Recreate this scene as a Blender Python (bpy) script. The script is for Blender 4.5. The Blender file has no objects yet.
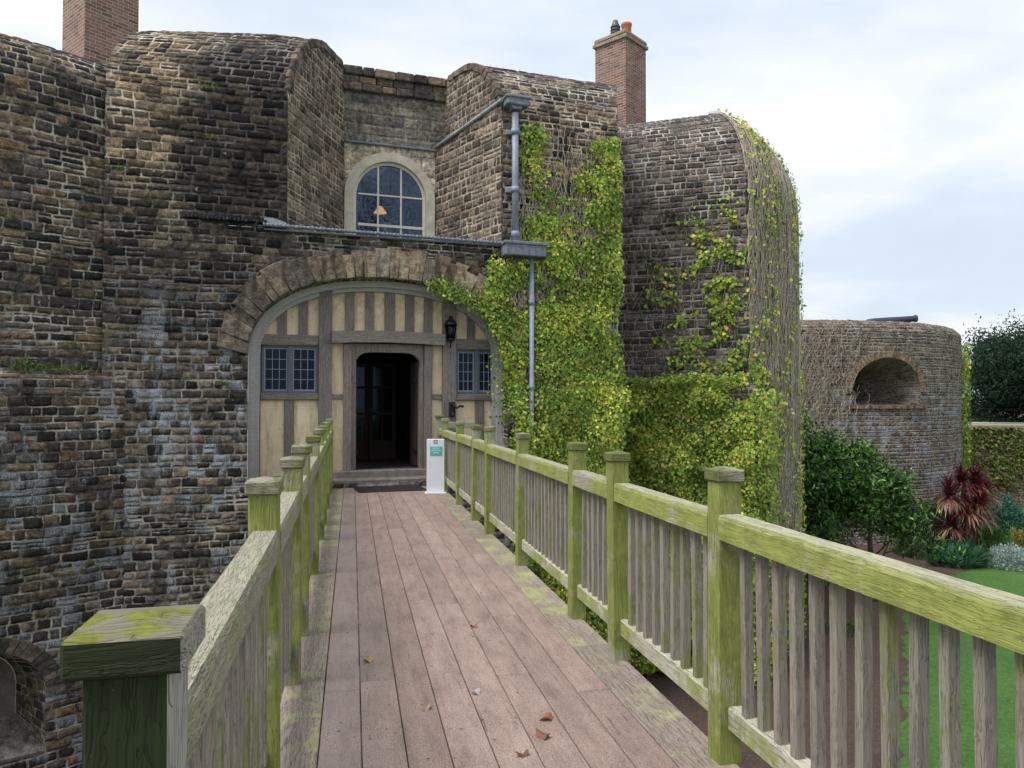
import bpy, math, random
import numpy as np
from mathutils import Vector, Matrix, noise as mn
R = math.radians
rng = np.random.default_rng(7)
random.seed(7)
SC = bpy.context.scene
COL = SC.collection

# ------------------------------------------------------------------ helpers
YAW = R(12)
def cam2w(xc, zc):
    return (xc*math.cos(YAW)+zc*math.sin(YAW), -xc*math.sin(YAW)+zc*math.cos(YAW))
FO = (0.5, 14.4); FR = (.9925, .1219); FN = (-.1219, .9925)      # gate front frame: right, inward
FANG = math.atan2(.1219, .9925)
def w2f(X, Y):
    dx, dy = X-FO[0], Y-FO[1]
    return (dx*FR[0]+dy*FR[1], dx*FN[0]+dy*FN[1])
def c2f(xc, zc): return w2f(*cam2w(xc, zc))
def f2w(u, v): return (FO[0]+u*FR[0]+v*FN[0], FO[1]+u*FR[1]+v*FN[1])

def empty(name, loc=(0, 0, 0), rz=0, label=None, cat=None, group=None):
    o = bpy.data.objects.new(name, None); COL.objects.link(o)
    o.location = loc; o.rotation_euler = (0, 0, rz); o.empty_display_size = .3
    tag(o, label, cat, group); return o
def tag(o, label=None, cat=None, group=None, kind=None):
    if label: o['label'] = label
    if cat: o['category'] = cat
    if group: o['group'] = group
    if kind: o['kind'] = kind
    return o
def link(name, me, mat, parent=None, loc=None, rot=None):
    o = bpy.data.objects.new(name, me); COL.objects.link(o)
    if mat is not None:
        for m in (mat if isinstance(mat, (list, tuple)) else [mat]): me.materials.append(m)
    if parent: o.parent = parent
    if loc: o.location = loc
    if rot: o.rotation_euler = rot
    return o

class MB:
    def __init__(s): s.v = []; s.f = []; s.uv = []; s.c = []; s.col = (1, 1, 1); s.sm = []
    def face(s, idx, smooth=False):
        s.f.append(tuple(idx)); s.c.append(s.col); s.sm.append(smooth)
    def poly(s, pts, smooth=False):
        n = len(s.v); s.v += [tuple(p) for p in pts]; s.face(range(n, n+len(pts)), smooth)
    def box(s, x0, x1, y0, y1, z0, z1, c=0.006, M=None, jit=0):
        """box with chamfered edges"""
        if x0 > x1: x0, x1 = x1, x0
        if y0 > y1: y0, y1 = y1, y0
        if z0 > z1: z0, z1 = z1, z0
        c = min(c, (x1-x0)*.3, (y1-y0)*.3, (z1-z0)*.3)
        n = len(s.v); P = []
        for sx in (0, 1):
            for sy in (0, 1):
                for sz in (0, 1):
                    X, Y, Z = (x1 if sx else x0), (y1 if sy else y0), (z1 if sz else z0)
                    ix, iy, iz = (-c if sx else c), (-c if sy else c), (-c if sz else c)
                    j = [random.uniform(-jit, jit) for _ in range(3)] if jit else (0, 0, 0)
                    for q in ((X, Y+iy, Z+iz), (X+ix, Y, Z+iz), (X+ix, Y+iy, Z)):
                        P.append((q[0]+j[0], q[1]+j[1], q[2]+j[2]))
        if M is not None: P = [tuple(M @ Vector(p)) for p in P]
        s.v += P
        def I(sx, sy, sz, k): return n+(sx*4+sy*2+sz)*3+k
        F = s.face
        F((I(0,0,0,0), I(0,0,1,0), I(0,1,1,0), I(0,1,0,0))); F((I(1,0,0,0), I(1,1,0,0), I(1,1,1,0), I(1,0,1,0)))
        F((I(0,0,0,1), I(1,0,0,1), I(1,0,1,1), I(0,0,1,1))); F((I(0,1,0,1), I(0,1,1,1), I(1,1,1,1), I(1,1,0,1)))
        F((I(0,0,0,2), I(0,1,0,2), I(1,1,0,2), I(1,0,0,2))); F((I(0,0,1,2), I(1,0,1,2), I(1,1,1,2), I(0,1,1,2)))
        for a in (0, 1):
            for b in (0, 1):
                F((I(a,b,0,0), I(a,b,1,0), I(a,b,1,1), I(a,b,0,1)) if a != b else (I(a,b,0,1), I(a,b,1,1), I(a,b,1,0), I(a,b,0,0)))
                F((I(a,0,b,0), I(a,1,b,0), I(a,1,b,2), I(a,0,b,2)) if a == b else (I(a,0,b,2), I(a,1,b,2), I(a,1,b,0), I(a,0,b,0)))
                F((I(0,a,b,1), I(1,a,b,1), I(1,a,b,2), I(0,a,b,2)) if a != b else (I(0,a,b,2), I(1,a,b,2), I(1,a,b,1), I(0,a,b,1)))
        for a in (0, 1):
            for b in (0, 1):
                for d in (0, 1):
                    t = (I(a,b,d,0), I(a,b,d,1), I(a,b,d,2))
                    F(t if (a+b+d) % 2 else t[::-1])
        return s
    def tube(s, pts, rad, n=8, cap=True):
        pts = [Vector(p) for p in pts]
        if not isinstance(rad, (list, tuple)): rad = [rad]*len(pts)
        base = len(s.v); up = Vector((0, 0, 1))
        t0 = (pts[1]-pts[0]).normalized()
        if abs(t0.dot(up)) > .9: up = Vector((1, 0, 0))
        a = t0.cross(up).normalized()
        for i, p in enumerate(pts):
            t = (pts[min(i+1, len(pts)-1)]-pts[max(i-1, 0)]).normalized()
            a = (a-t*a.dot(t)).normalized(); b = t.cross(a)
            for k in range(n):
                w = 2*math.pi*k/n
                s.v.append(tuple(p+(a*math.cos(w)+b*math.sin(w))*rad[i]))
        for i in range(len(pts)-1):
            for k in range(n):
                k2 = (k+1) % n
                s.face((base+i*n+k, base+i*n+k2, base+(i+1)*n+k2, base+(i+1)*n+k), True)
        if cap:
            s.face([base+k for k in range(n)][::-1]); s.face([base+(len(pts)-1)*n+k for k in range(n)])
        return s
    def lathe(s, prof, cx=0, cy=0, n=20):
        base = len(s.v)
        for r, z in prof:
            for k in range(n):
                w = 2*math.pi*k/n; s.v.append((cx+r*math.cos(w), cy+r*math.sin(w), z))
        for i in range(len(prof)-1):
            for k in range(n):
                k2 = (k+1) % n
                s.face((base+i*n+k, base+i*n+k2, base+(i+1)*n+k2, base+(i+1)*n+k), True)
        s.face([base+k for k in range(n)][::-1]); s.face([base+(len(prof)-1)*n+k for k in range(n)])
        return s
    def band(s, A, B, y0, y1):
        """solid strip between two polylines A, B in the xz plane, from y0 to y1"""
        for i in range(len(A)-1):
            a, a2, b, b2 = A[i], A[i+1], B[i], B[i+1]
            s.poly([(a[0], y0, a[1]), (a2[0], y0, a2[1]), (b2[0], y0, b2[1]), (b[0], y0, b[1])])
            s.poly([(a[0], y0, a[1]), (a[0], y1, a[1]), (a2[0], y1, a2[1]), (a2[0], y0, a2[1])])
            s.poly([(b[0], y0, b[1]), (b2[0], y0, b2[1]), (b2[0], y1, b2[1]), (b[0], y1, b[1])])
            s.poly([(a[0], y1, a[1]), (b[0], y1, b[1]), (b2[0], y1, b2[1]), (a2[0], y1, a2[1])])
        for i in (0, -1):
            a, b = A[i], B[i]
            s.poly([(a[0], y0, a[1]), (b[0], y0, b[1]), (b[0], y1, b[1]), (a[0], y1, a[1])])
        return s
    def prism(s, pts, y0, y1):
        """polygon given in xz, extruded along y"""
        n = len(s.v); k = len(pts)
        s.v += [(p[0], y0, p[1]) for p in pts]+[(p[0], y1, p[1]) for p in pts]
        s.face(range(n, n+k)); s.face(list(range(n+k, n+2*k))[::-1])
        for i in range(k):
            j = (i+1) % k; s.face((n+i, n+j, n+k+j, n+k+i)[::-1])
        return s
    def mesh(s, name):
        me = bpy.data.meshes.new(name); me.from_pydata(s.v, [], s.f)
        me.polygons.foreach_set('use_smooth', s.sm)
        at = me.attributes.new('Col', 'FLOAT_COLOR', 'CORNER')
        out = []
        for f, c in zip(s.f, s.c): out += list((*c[:3], 1))*len(f)
        at.data.foreach_set('color', np.array(out, dtype=np.float32))
        me.update(); return me
    def build(s, name, mat, parent=None, loc=None, rot=None):
        return link(name, s.mesh(name), mat, parent, loc, rot)

def np_mesh(name, V, F, uv=None, weight=None, col=None, smooth=False):
    """V (n,3), F (m,k) int; uv per vertex; col per face"""
    me = bpy.data.meshes.new(name)
    m, k = F.shape
    me.vertices.add(len(V)); me.vertices.foreach_set('co', V.astype(np.float32).ravel())
    me.loops.add(m*k); me.loops.foreach_set('vertex_index', F.astype(np.int32).ravel())
    me.polygons.add(m)
    me.polygons.foreach_set('loop_start', np.arange(0, m*k, k, dtype=np.int32))
    me.update(calc_edges=True)
    me.polygons.foreach_set('use_smooth', np.full(m, smooth))
    if uv is not None:
        l = me.uv_layers.new(name='UV'); l.data.foreach_set('uv', uv[F.ravel()].astype(np.float32).ravel())
    if weight is not None:
        a = me.attributes.new('edgew', 'FLOAT', 'POINT'); a.data.foreach_set('value', weight.astype(np.float32))
    if col is not None:
        a = me.attributes.new('Col', 'FLOAT_COLOR', 'CORNER')
        c = np.concatenate([col, np.ones((m, 1))], 1); a.data.foreach_set('color', np.repeat(c, k, 0).astype(np.float32).ravel())
    me.validate(); me.update(); return me

# ------------------------------------------------------------------ node DSL
class G:
    def __init__(s, name, world=False):
        if world: s.m = bpy.data.worlds.new(name)
        else: s.m = bpy.data.materials.new(name)
        s.m.use_nodes = True; s.t = s.m.node_tree; s.t.nodes.clear()
        s.out = s.t.nodes.new('ShaderNodeOutputWorld' if world else 'ShaderNodeOutputMaterial')
    def n(s, typ, ins=None, **kw):
        nd = s.t.nodes.new('ShaderNode'+typ)
        for k, v in kw.items(): setattr(nd, k, v)
        for k, v in (ins or {}).items():
            sock = nd.inputs[k]
            if isinstance(v, bpy.types.NodeSocket): s.t.links.new(v, sock)
            else:
                if isinstance(v, tuple) and sock.type == 'RGBA' and len(v) == 3: v = (*v, 1)
                sock.default_value = v
        return nd
    def math(s, op, a, b=0.0, c=None, clamp=False):
        ins = {0: a, 1: b}
        if c is not None: ins[2] = c
        return s.n('Math', ins, operation=op, use_clamp=clamp).outputs[0]
    def vmath(s, op, a, b=(0, 0, 0)):
        return s.n('VectorMath', {0: a, 1: b}, operation=op).outputs[0]
    def mix(s, f, a, b, mode='MIX'):
        nd = s.t.nodes.new('ShaderNodeMix'); nd.data_type = 'RGBA'; nd.blend_type = mode
        for i, v in ((0, f), (6, a), (7, b)):
            sock = nd.inputs[i]
            if isinstance(v, bpy.types.NodeSocket): s.t.links.new(v, sock)
            else:
                if isinstance(v, tuple) and len(v) == 3: v = (*v, 1)
                sock.default_value = v
        return nd.outputs[2]
    def noise(s, vec, scale=5, detail=4, rough=.55, dist=0, out=0, dim='3D'):
        return s.n('TexNoise', {'Vector': vec, 'Scale': scale, 'Detail': detail, 'Roughness': rough, 'Distortion': dist}, noise_dimensions=dim).outputs[out]
    def vor1(s, w, scale=1, rnd=1, feature='F1', out='Color'):
        return s.n('TexVoronoi', {'W': w, 'Scale': scale, 'Randomness': rnd}, voronoi_dimensions='1D', feature=feature).outputs[out]
    def ramp(s, f, stops, interp='LINEAR'):
        nd = s.n('ValToRGB', {0: f}); cr = nd.color_ramp; cr.interpolation = interp
        while len(cr.elements) > 1: cr.elements.remove(cr.elements[-1])
        cr.elements[0].position = stops[0][0]; c = stops[0][1]
        cr.elements[0].color = (*c, 1) if isinstance(c, tuple) else (c, c, c, 1)
        for p, c in stops[1:]:
            e = cr.elements.new(p); e.color = (*c, 1) if isinstance(c, tuple) else (c, c, c, 1)
        return nd.outputs[0]
    def sstep(s, x, a, b, lo=0.0, hi=1.0):
        return s.n('MapRange', {'Value': x, 'From Min': a, 'From Max': b, 'To Min': lo, 'To Max': hi}, interpolation_type='SMOOTHSTEP').outputs[0]
    def sep(s, v): return s.n('SeparateXYZ', {0: v}).outputs
    def comb(s, x=0.0, y=0.0, z=0.0): return s.n('CombineXYZ', {0: x, 1: y, 2: z}).outputs[0]
    def bsdf(s, color, rough=.8, height=None, bump=.02, strength=1.0, **kw):
        ins = {'Base Color': color, 'Roughness': rough}
        for k, v in kw.items(): ins[k.replace('_', ' ')] = v
        if height is not None:
            ins['Normal'] = s.n('Bump', {'Height': height, 'Distance': bump, 'Strength': strength}).outputs[0]
        b = s.n('BsdfPrincipled', ins)
        s.t.links.new(b.outputs[0], s.out.inputs[0]); return b
    def uv(s): return s.n('UVMap', uv_map='UV').outputs[0]
    def obj(s): return s.n('TexCoord').outputs['Object']
    def pos(s): return s.n('NewGeometry').outputs['Position']
    def rand(s): return s.n('ObjectInfo').outputs['Random']
    def attr(s, name, out='Color'): return s.n('Attribute', attribute_name=name).outputs[out]

# ------------------------------------------------------------------ materials
def stone_mat(name, rh=.165, ln=.36, pal=None, mortar=(.30, .26, .20), mw=.012, disp=.03, lime=0.0, dark=None,
              light=None, seed=0.0, mortar_dirt=.6, wob=1.0, streak=(0, 0), rnd_row=.8, rnd_col=.95, green=0.0):
    g = G(name); uv = g.uv()
    base = g.vmath('ADD', uv, (seed, seed*1.7, 0))
    d1 = g.vmath('MULTIPLY', g.vmath('SUBTRACT', g.noise(base, .45, 2, out=1), (.5, .5, .5)), (.0, .10*wob, 0))
    d2 = g.vmath('MULTIPLY', g.vmath('SUBTRACT', g.noise(base, 3.5, 3, out=1), (.5, .5, .5)), (.08*wob, .05*wob, 0))
    d3 = g.vmath('MULTIPLY', g.vmath('SUBTRACT', g.noise(base, 24, 2, out=1), (.5, .5, .5)), (.016*wob, .014*wob, 0))
    p = g.vmath('ADD', g.vmath('ADD', base, d1), g.vmath('ADD', d2, d3))
    x, y, _ = g.sep(p)
    W = g.math('DIVIDE', y, rh)
    rowc = g.vor1(W, 1, rnd_row); rr, rg, rb = g.sep(rowc)
    drow = g.math('MULTIPLY', g.vor1(W, 1, rnd_row, 'DISTANCE_TO_EDGE', 'Distance'), rh)
    lx = g.math('MULTIPLY_ADD', rg, .8, .65)
    WX = g.math('ADD', g.math('DIVIDE', g.math('MULTIPLY', x, lx), ln), g.math('MULTIPLY', rr, 511.3))
    cc = g.vor1(WX, 1, rnd_col); s1, s2, s3 = g.sep(cc)
    dcol = g.math('DIVIDE', g.math('MULTIPLY', g.vor1(WX, 1, rnd_col, 'DISTANCE_TO_EDGE', 'Distance'), ln), lx)
    # some stones are split into two thin courses
    rnode = g.n('TexVoronoi', {'W': W, 'Scale': 1.0, 'Randomness': rnd_row}, voronoi_dimensions='1D', feature='F1')
    dm = g.math('SUBTRACT', W, rnode.outputs['W'])
    big_ = g.sstep(rb, .45, .5)
    split = g.math('MULTIPLY', g.math('GREATER_THAN', s2, .72), big_)
    dsp = g.math('ADD', g.math('MULTIPLY', g.math('ABSOLUTE', dm), rh*.9), g.math('MULTIPLY', g.math('SUBTRACT', 1.0, split), 1.0))
    s1 = g.math('FRACT', g.math('ADD', s1, g.math('MULTIPLY', g.math('MULTIPLY', g.math('GREATER_THAN', dm, 0.0), split), .37)))
    d = g.math('SMOOTH_MIN', g.math('SMOOTH_MIN', drow, dsp, .01), dcol, .035)
    fn = g.noise(base, 55, 2, .65)
    d = g.math('MULTIPLY_ADD', g.math('SUBTRACT', g.noise(base, 16, 3), .5), .046, d)
    d = g.math('MULTIPLY_ADD', g.math('SUBTRACT', g.noise(base, 1.1, 2, .6), .5), .035, d)
    d = g.math('MULTIPLY_ADD', g.math('SUBTRACT', fn, .5), .010, d)
    mask = g.sstep(d, mw*.3, mw*1.1)
    dome = g.sstep(d, 0, .055)
    pal = pal or [(.025, .023, .022), (.06, .052, .045), (.10, .082, .062), (.15, .12, .085), (.12, .12, .12), (.20, .155, .10), (.07, .075, .085), (.17, .105, .055)]
    st = [(i/len(pal), c) for i, c in enumerate(pal)]
    sc = g.ramp(s1, st, 'CONSTANT')
    mott = g.noise(base, 11, 3, .65); big = g.noise(g.vmath('MULTIPLY', base, (.35, .22, 1)), 1.0, 4, .6)
    sc = g.mix(.95, sc, g.ramp(mott, [(.28, .3), (.5, 1.0), (.72, 1.9)]), 'MULTIPLY')
    sc = g.mix(.85, sc, g.ramp(fn, [(.3, .4), (.5, 1.0), (.7, 1.8)]), 'MULTIPLY')
    sc = g.mix(1, sc, g.ramp(big, [(.3, .75), (.5, 1.0), (.7, 1.25)]), 'MULTIPLY')
    mc = g.mix(g.ramp(g.noise(base, 1.5, 5, .72), [(.42, 1.0), (.60, 0.0)]), tuple(min(.75, c*1.35) for c in mortar), tuple(c*(1-mortar_dirt) for c in mortar))
    col = g.mix(mask, mc, sc)
    soot = g.noise(g.vmath('ADD', base, (13, 5, 0)), 2.6, 5, .72)
    col = g.mix(.85, col, g.ramp(soot, [(.34, .42), (.48, .95), (.6, 1.12), (.75, 1.3)]), 'MULTIPLY')
    col = g.mix(g.math('MULTIPLY', g.math('SUBTRACT', 1.0, mask), 0.0), col, mortar)
    ux, uy, _ = g.sep(uv)
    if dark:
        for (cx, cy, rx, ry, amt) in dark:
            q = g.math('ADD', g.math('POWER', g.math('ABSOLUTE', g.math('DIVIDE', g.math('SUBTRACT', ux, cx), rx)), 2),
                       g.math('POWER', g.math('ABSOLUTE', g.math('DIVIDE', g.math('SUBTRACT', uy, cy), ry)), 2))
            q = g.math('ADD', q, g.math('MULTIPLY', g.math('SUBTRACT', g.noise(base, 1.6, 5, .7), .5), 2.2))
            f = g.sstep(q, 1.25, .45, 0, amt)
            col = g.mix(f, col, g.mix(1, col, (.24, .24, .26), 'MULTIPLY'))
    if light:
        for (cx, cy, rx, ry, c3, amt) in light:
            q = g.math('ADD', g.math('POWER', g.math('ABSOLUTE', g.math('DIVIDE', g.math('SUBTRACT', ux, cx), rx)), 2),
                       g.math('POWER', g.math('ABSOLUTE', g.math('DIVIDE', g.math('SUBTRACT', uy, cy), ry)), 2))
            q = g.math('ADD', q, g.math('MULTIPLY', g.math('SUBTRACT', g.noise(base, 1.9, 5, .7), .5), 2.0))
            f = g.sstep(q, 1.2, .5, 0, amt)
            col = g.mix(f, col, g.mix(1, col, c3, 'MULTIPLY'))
    if lime > 0:
        sv = g.vmath('MULTIPLY', base, (2.2, .55, 1))
        sm = g.noise(sv, 1.0, 5, .7)
        per = g.math('MULTIPLY', g.math('SUBTRACT', s2, .5), .22)
        sm2 = g.math('ADD', sm, per)
        f = g.sstep(sm2, .50, .66, 0, lime)
        if streak[1] > 0:
            f = g.math('MULTIPLY', f, g.sstep(uy, streak[0]+streak[1], streak[0]))
        f = g.math('MULTIPLY', f, g.sstep(fn, .3, .62))
        col = g.mix(f, col, (.42, .45, .50))
    lich = g.sstep(g.noise(g.vmath('ADD', base, (31, 7, 0)), 7, 3, .6), .69, .73, 0, .75)
    col = g.mix(lich, col, (.42, .40, .36))
    if green > 0:
        f = g.sstep(g.noise(g.vmath('ADD', base, (3, 17, 0)), 1.4, 5, .7), .52, .68, 0, green)
        col = g.mix(f, col, (.06, .085, .02))
    h = g.math('MULTIPLY', dome, g.math('MULTIPLY_ADD', s3, .6, .55))
    h = g.math('MULTIPLY_ADD', g.math('SUBTRACT', mott, .5), .65, h)
    hb = g.math('MULTIPLY_ADD', g.math('SUBTRACT', fn, .5), .95, h)
    g.bsdf(col, .92, hb, disp*.9, .9, Specular_IOR_Level=.25)
    ew = g.attr('edgew', 'Fac')
    dd = g.n('Displacement', {'Height': g.math('MULTIPLY', g.math('SUBTRACT', h, .35), ew), 'Midlevel': 0.0, 'Scale': disp})
    g.t.links.new(dd.outputs[0], g.out.inputs['Displacement'])
    g.m.displacement_method = 'BOTH'
    return g.m

M = {}
# UV of the gate front: x = u + 20, y = height (arc length above the spring of the parapet)
M['front'] = stone_mat('gate_stone', rh=.142, ln=.265, mw=.016, disp=.024, lime=.95, streak=(2.0, 2.2), mortar=(.44, .40, .34),
    pal=[(.030,.026,.024),(.09,.070,.056),(.16,.122,.090),(.20,.155,.112),(.055,.046,.041),(.25,.195,.138),(.115,.093,.078),(.14,.125,.115),(.07,.057,.048)],
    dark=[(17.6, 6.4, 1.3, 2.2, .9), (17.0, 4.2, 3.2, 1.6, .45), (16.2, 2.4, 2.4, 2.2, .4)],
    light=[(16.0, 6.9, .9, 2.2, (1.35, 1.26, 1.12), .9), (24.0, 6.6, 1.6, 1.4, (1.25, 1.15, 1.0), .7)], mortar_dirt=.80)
M['lobe'] = stone_mat('lobe_stone', rh=.148, ln=.29, mw=.016, disp=.026, lime=.75, streak=(1.2, 2.5), seed=40, mortar=(.42, .38, .32),
    pal=[(.032,.027,.024),(.10,.075,.056),(.155,.116,.080),(.06,.049,.041),(.19,.142,.095),(.115,.10,.09),(.075,.063,.058),(.125,.093,.064),(.045,.038,.034),(.17,.118,.07)], mortar_dirt=.82)
M['return'] = stone_mat('recess_stone', rh=.175, ln=.235, mw=.017, disp=.022, seed=80, mortar=(.46, .38, .29),
    pal=[(.10,.08,.064),(.17,.137,.10),(.22,.175,.13),(.13,.105,.083),(.27,.21,.15),(.18,.155,.125)], mortar_dirt=.45, rnd_row=.4)
M['right'] = stone_mat('dark_lobe_stone', rh=.165, ln=.29, mw=.019, disp=.026, seed=120, mortar=(.40, .37, .33),
    pal=[(.07,.057,.05),(.13,.104,.086),(.17,.137,.112),(.095,.078,.067),(.21,.17,.135),(.15,.13,.118)], mortar_dirt=.6)
M['tower'] = stone_mat('tower_stone', rh=.17, ln=.30, mw=.030, disp=.05, seed=160, lime=1.0, wob=1.0, rnd_row=.9, streak=(0.5, 4.5), mortar=(.36, .32, .275),
    pal=[(.13,.10,.075),(.20,.155,.115),(.26,.205,.15),(.16,.13,.10),(.30,.245,.18),(.21,.185,.155),(.19,.145,.105)], mortar_dirt=.3)
M['ashlar'] = stone_mat('ashlar_stone', rh=.235, ln=.42, mw=.007, disp=.012, seed=200, wob=.35, mortar=(.27, .24, .19), lime=0,
    pal=[(.17,.155,.125),(.20,.18,.15),(.15,.14,.125),(.23,.21,.17),(.26,.235,.18),(.18,.17,.155)], rnd_row=.2, rnd_col=.5)
M['cream'] = stone_mat('cream_ashlar', rh=.30, ln=.42, mw=.009, disp=.008, seed=240, wob=.25, mortar=(.33, .27, .18), lime=0,
    pal=[(.50,.42,.30),(.56,.49,.37),(.42,.35,.255),(.58,.52,.41)], rnd_row=.2, rnd_col=.5)
M['moatwall'] = stone_mat('moat_wall_stone', rh=.16, ln=.3, mw=.02, disp=.05, seed=280, mortar=(.34, .28, .21), green=.8,
    pal=[(.16,.11,.075),(.22,.15,.10),(.14,.11,.08),(.26,.20,.14)], mortar_dirt=.3)

def brick_mat(name, rowh=.075, bw=.225):
    g = G(name); uv = g.uv()
    p = g.vmath('ADD', uv, g.vmath('MULTIPLY', g.vmath('SUBTRACT', g.noise(uv, 9, 2, out=1), (.5, .5, .5)), (.012, .010, 0)))
    nd = g.n('TexBrick', {'Vector': p, 'Color1': (.10, .10, .10), 'Color2': (.9, .9, .9), 'Mortar': (0, 0, 0), 'Scale': 1.0, 'Mortar Size': .009,
                          'Mortar Smooth': .25, 'Bias': 0.0, 'Brick Width': bw, 'Row Height': rowh})
    c = g.ramp(nd.outputs[0], [(.1, (.13, .065, .05)), (.35, (.24, .115, .08)), (.6, (.30, .16, .11)), (.8, (.20, .12, .10)), (.9, (.33, .22, .16))])
    c = g.mix(.8, c, g.ramp(g.noise(uv, 22, 4, .6), [(.3, .6), (.5, 1.0), (.7, 1.4)]), 'MULTIPLY')
    c = g.mix(g.math('MULTIPLY', nd.outputs[1], .95), c, (.42, .37, .31))
    c = g.mix(g.sstep(g.noise(uv, 1.3, 4), .5, .75, 0, .5), c, (.10, .085, .075))
    hh = g.math('SUBTRACT', g.math('MULTIPLY', g.noise(uv, 40, 3), .3), nd.outputs[1])
    g.bsdf(c, .9, hh, .012); return g.m
M['brick'] = brick_mat('chimney_brick')

def voussoir_mat():
    g = G('voussoir_stone'); p = g.obj(); c = g.attr('Col')
    c = g.mix(.9, c, g.ramp(g.noise(p, 9, 5, .65), [(.28, .3), (.5, 1.05), (.72, 1.9)]), 'MULTIPLY')
    c = g.mix(.8, c, g.ramp(g.noise(p, 45, 4, .6), [(.3, .5), (.5, 1.0), (.7, 1.5)]), 'MULTIPLY')
    st = g.sstep(g.noise(g.vmath('MULTIPLY', p, (5, 1, .9)), 1, 4, .6), .50, .68, 0, .8)
    c = g.mix(st, c, (.055, .045, .035))
    h = g.math('ADD', g.noise(p, 14, 5, .65), g.math('MULTIPLY', g.noise(p, 60, 3), .35))
    g.bsdf(c, .93, h, .05, 1.0, Specular_IOR_Level=.2); return g.m
M['voussoir'] = voussoir_mat()

def wood_mat(name, axis='z', base=(.36, .33, .27), darkc=(.13, .115, .09), algae=(.20, .24, .035), alg=.6, top_clear=True, topmoss=None, face_only=False, crk_s=75,
             rough=.85, grain=1.0, scale=1.0, lich=.3, alg_scale=2.2):
    g = G(name); p = g.obj(); r = g.rand()
    off = g.comb(g.math('MULTIPLY', r, 37.0), g.math('MULTIPLY', r, 11.0), g.math('MULTIPLY', r, 23.0))
    p = g.vmath('ADD', p, off)
    st = {'x': (2, 60, 60), 'y': (60, 2, 60), 'z': (60, 60, 2)}[axis]
    st2 = {'x': (7, 260, 260), 'y': (260, 7, 260), 'z': (260, 260, 7)}[axis]
    wob = g.vmath('MULTIPLY', g.vmath('SUBTRACT', g.noise(p, 2.5, 2, out=1), (.5, .5, .5)), (.05, .05, .05))
    pw = g.vmath('ADD', p, wob)
    g1 = g.noise(g.vmath('MULTIPLY', pw, st), scale, 4, .65); g2 = g.noise(g.vmath('MULTIPLY', pw, st2), scale, 3, .6)
    c = g.mix(g.sstep(g1, .28, .60), tuple(a*.45+b_*.55 for a, b_ in zip(darkc, base)), base)
    crk = g.noise(g.vmath('MULTIPLY', g.vmath('ADD', pw, g.vmath('MULTIPLY', g.noise(p, 14, 2, out=1), (.02, .02, .02))), {'x': (3*crk_s/75, crk_s, crk_s), 'y': (crk_s, 3*crk_s/75, crk_s), 'z': (crk_s, crk_s, 3*crk_s/75)}[axis]), 1, 2, .5)
    crk = g.sstep(g.math('ABSOLUTE', g.math('SUBTRACT', crk, .5)), .0, .028)
    c = g.mix(.8*grain, c, g.ramp(g2, [(.32, .5), (.45, .92), (.6, 1.1), (.75, 1.2)]), 'MULTIPLY')
    c = g.mix(.5*grain, c, g.comb(crk, crk, crk), 'MULTIPLY')
    c = g.mix(.35, c, g.ramp(r, [(0, .75), (1, 1.3)]), 'MULTIPLY')
    if alg > 0:
        a = g.noise(p, alg_scale, 5, .65); a2 = g.noise(p, 26, 3, .6)
        f = g.math('ADD', a, g.math('MULTIPLY', g.math('SUBTRACT', a2, .5), .25))
        f = g.math('ADD', f, g.math('MULTIPLY', g.math('SUBTRACT', r, .5), .12))
        f = g.sstep(f, .62-alg*.33, .80-alg*.33)
        if top_clear:
            nz = g.sep(g.n('NewGeometry').outputs['Normal'])[2]
            f = g.math('MULTIPLY', f, g.sstep(nz, .75, .2, .22, 1.0))
        ac = g.mix(g.noise(p, 9, 3), tuple(x*.55 for x in algae), tuple(min(1, x*1.45) for x in algae))
        ac = g.mix(.6, ac, g.ramp(g2, [(.3, .55), (.5, 1.0), (.7, 1.25)]), 'MULTIPLY')
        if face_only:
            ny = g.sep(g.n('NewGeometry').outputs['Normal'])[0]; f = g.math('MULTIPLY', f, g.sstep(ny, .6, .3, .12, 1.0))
        if topmoss:
            nz2 = g.sep(g.n('NewGeometry').outputs['Normal'])[2]; mz = g.sstep(nz2, .35, .7)
            tf = g.sstep(g.noise(p, 11, 5, .7), .46, .58)
            c = g.mix(mz, c, g.mix(.7, (.19, .175, .125), g.ramp(g2, [(.3, .5), (.5, 1.0), (.7, 1.25)]), 'MULTIPLY'))
            tc = g.mix(g.noise(p, 60, 3), tuple(x*.5 for x in topmoss), tuple(x*1.5 for x in topmoss))
            f = g.math('ADD', g.math('MULTIPLY', f, g.math('SUBTRACT', 1.0, mz)), g.math('MULTIPLY', tf, mz)); ac = g.mix(mz, ac, tc)
        c = g.mix(g.math('MULTIPLY', f, .985 if face_only else .92), c, ac)
    if lich > 0:
        f = g.sstep(g.noise(p, 13, 4, .7), .64, .70, 0, lich)
        c = g.mix(f, c, (.50, .50, .44))
    h = g.math('ADD', g.math('ADD', g.math('MULTIPLY', g1, .4), g.math('MULTIPLY', g2, .35)), g.math('MULTIPLY', crk, .35))
    g.bsdf(c, rough, h, .006*grain, 1.0, Specular_IOR_Level=.3); return g.m
M['post'] = wood_mat('mossy_post_oak', 'z', alg=.9, algae=(.22, .25, .05), base=(.40, .38, .28), alg_scale=2.6)
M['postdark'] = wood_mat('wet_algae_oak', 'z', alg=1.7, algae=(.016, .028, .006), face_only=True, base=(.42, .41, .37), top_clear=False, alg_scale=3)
M['cap'] = wood_mat('mossy_cap_oak', 'x', alg=.8, algae=(.13, .15, .035), base=(.38, .35, .26), top_clear=False, lich=.5)
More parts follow.
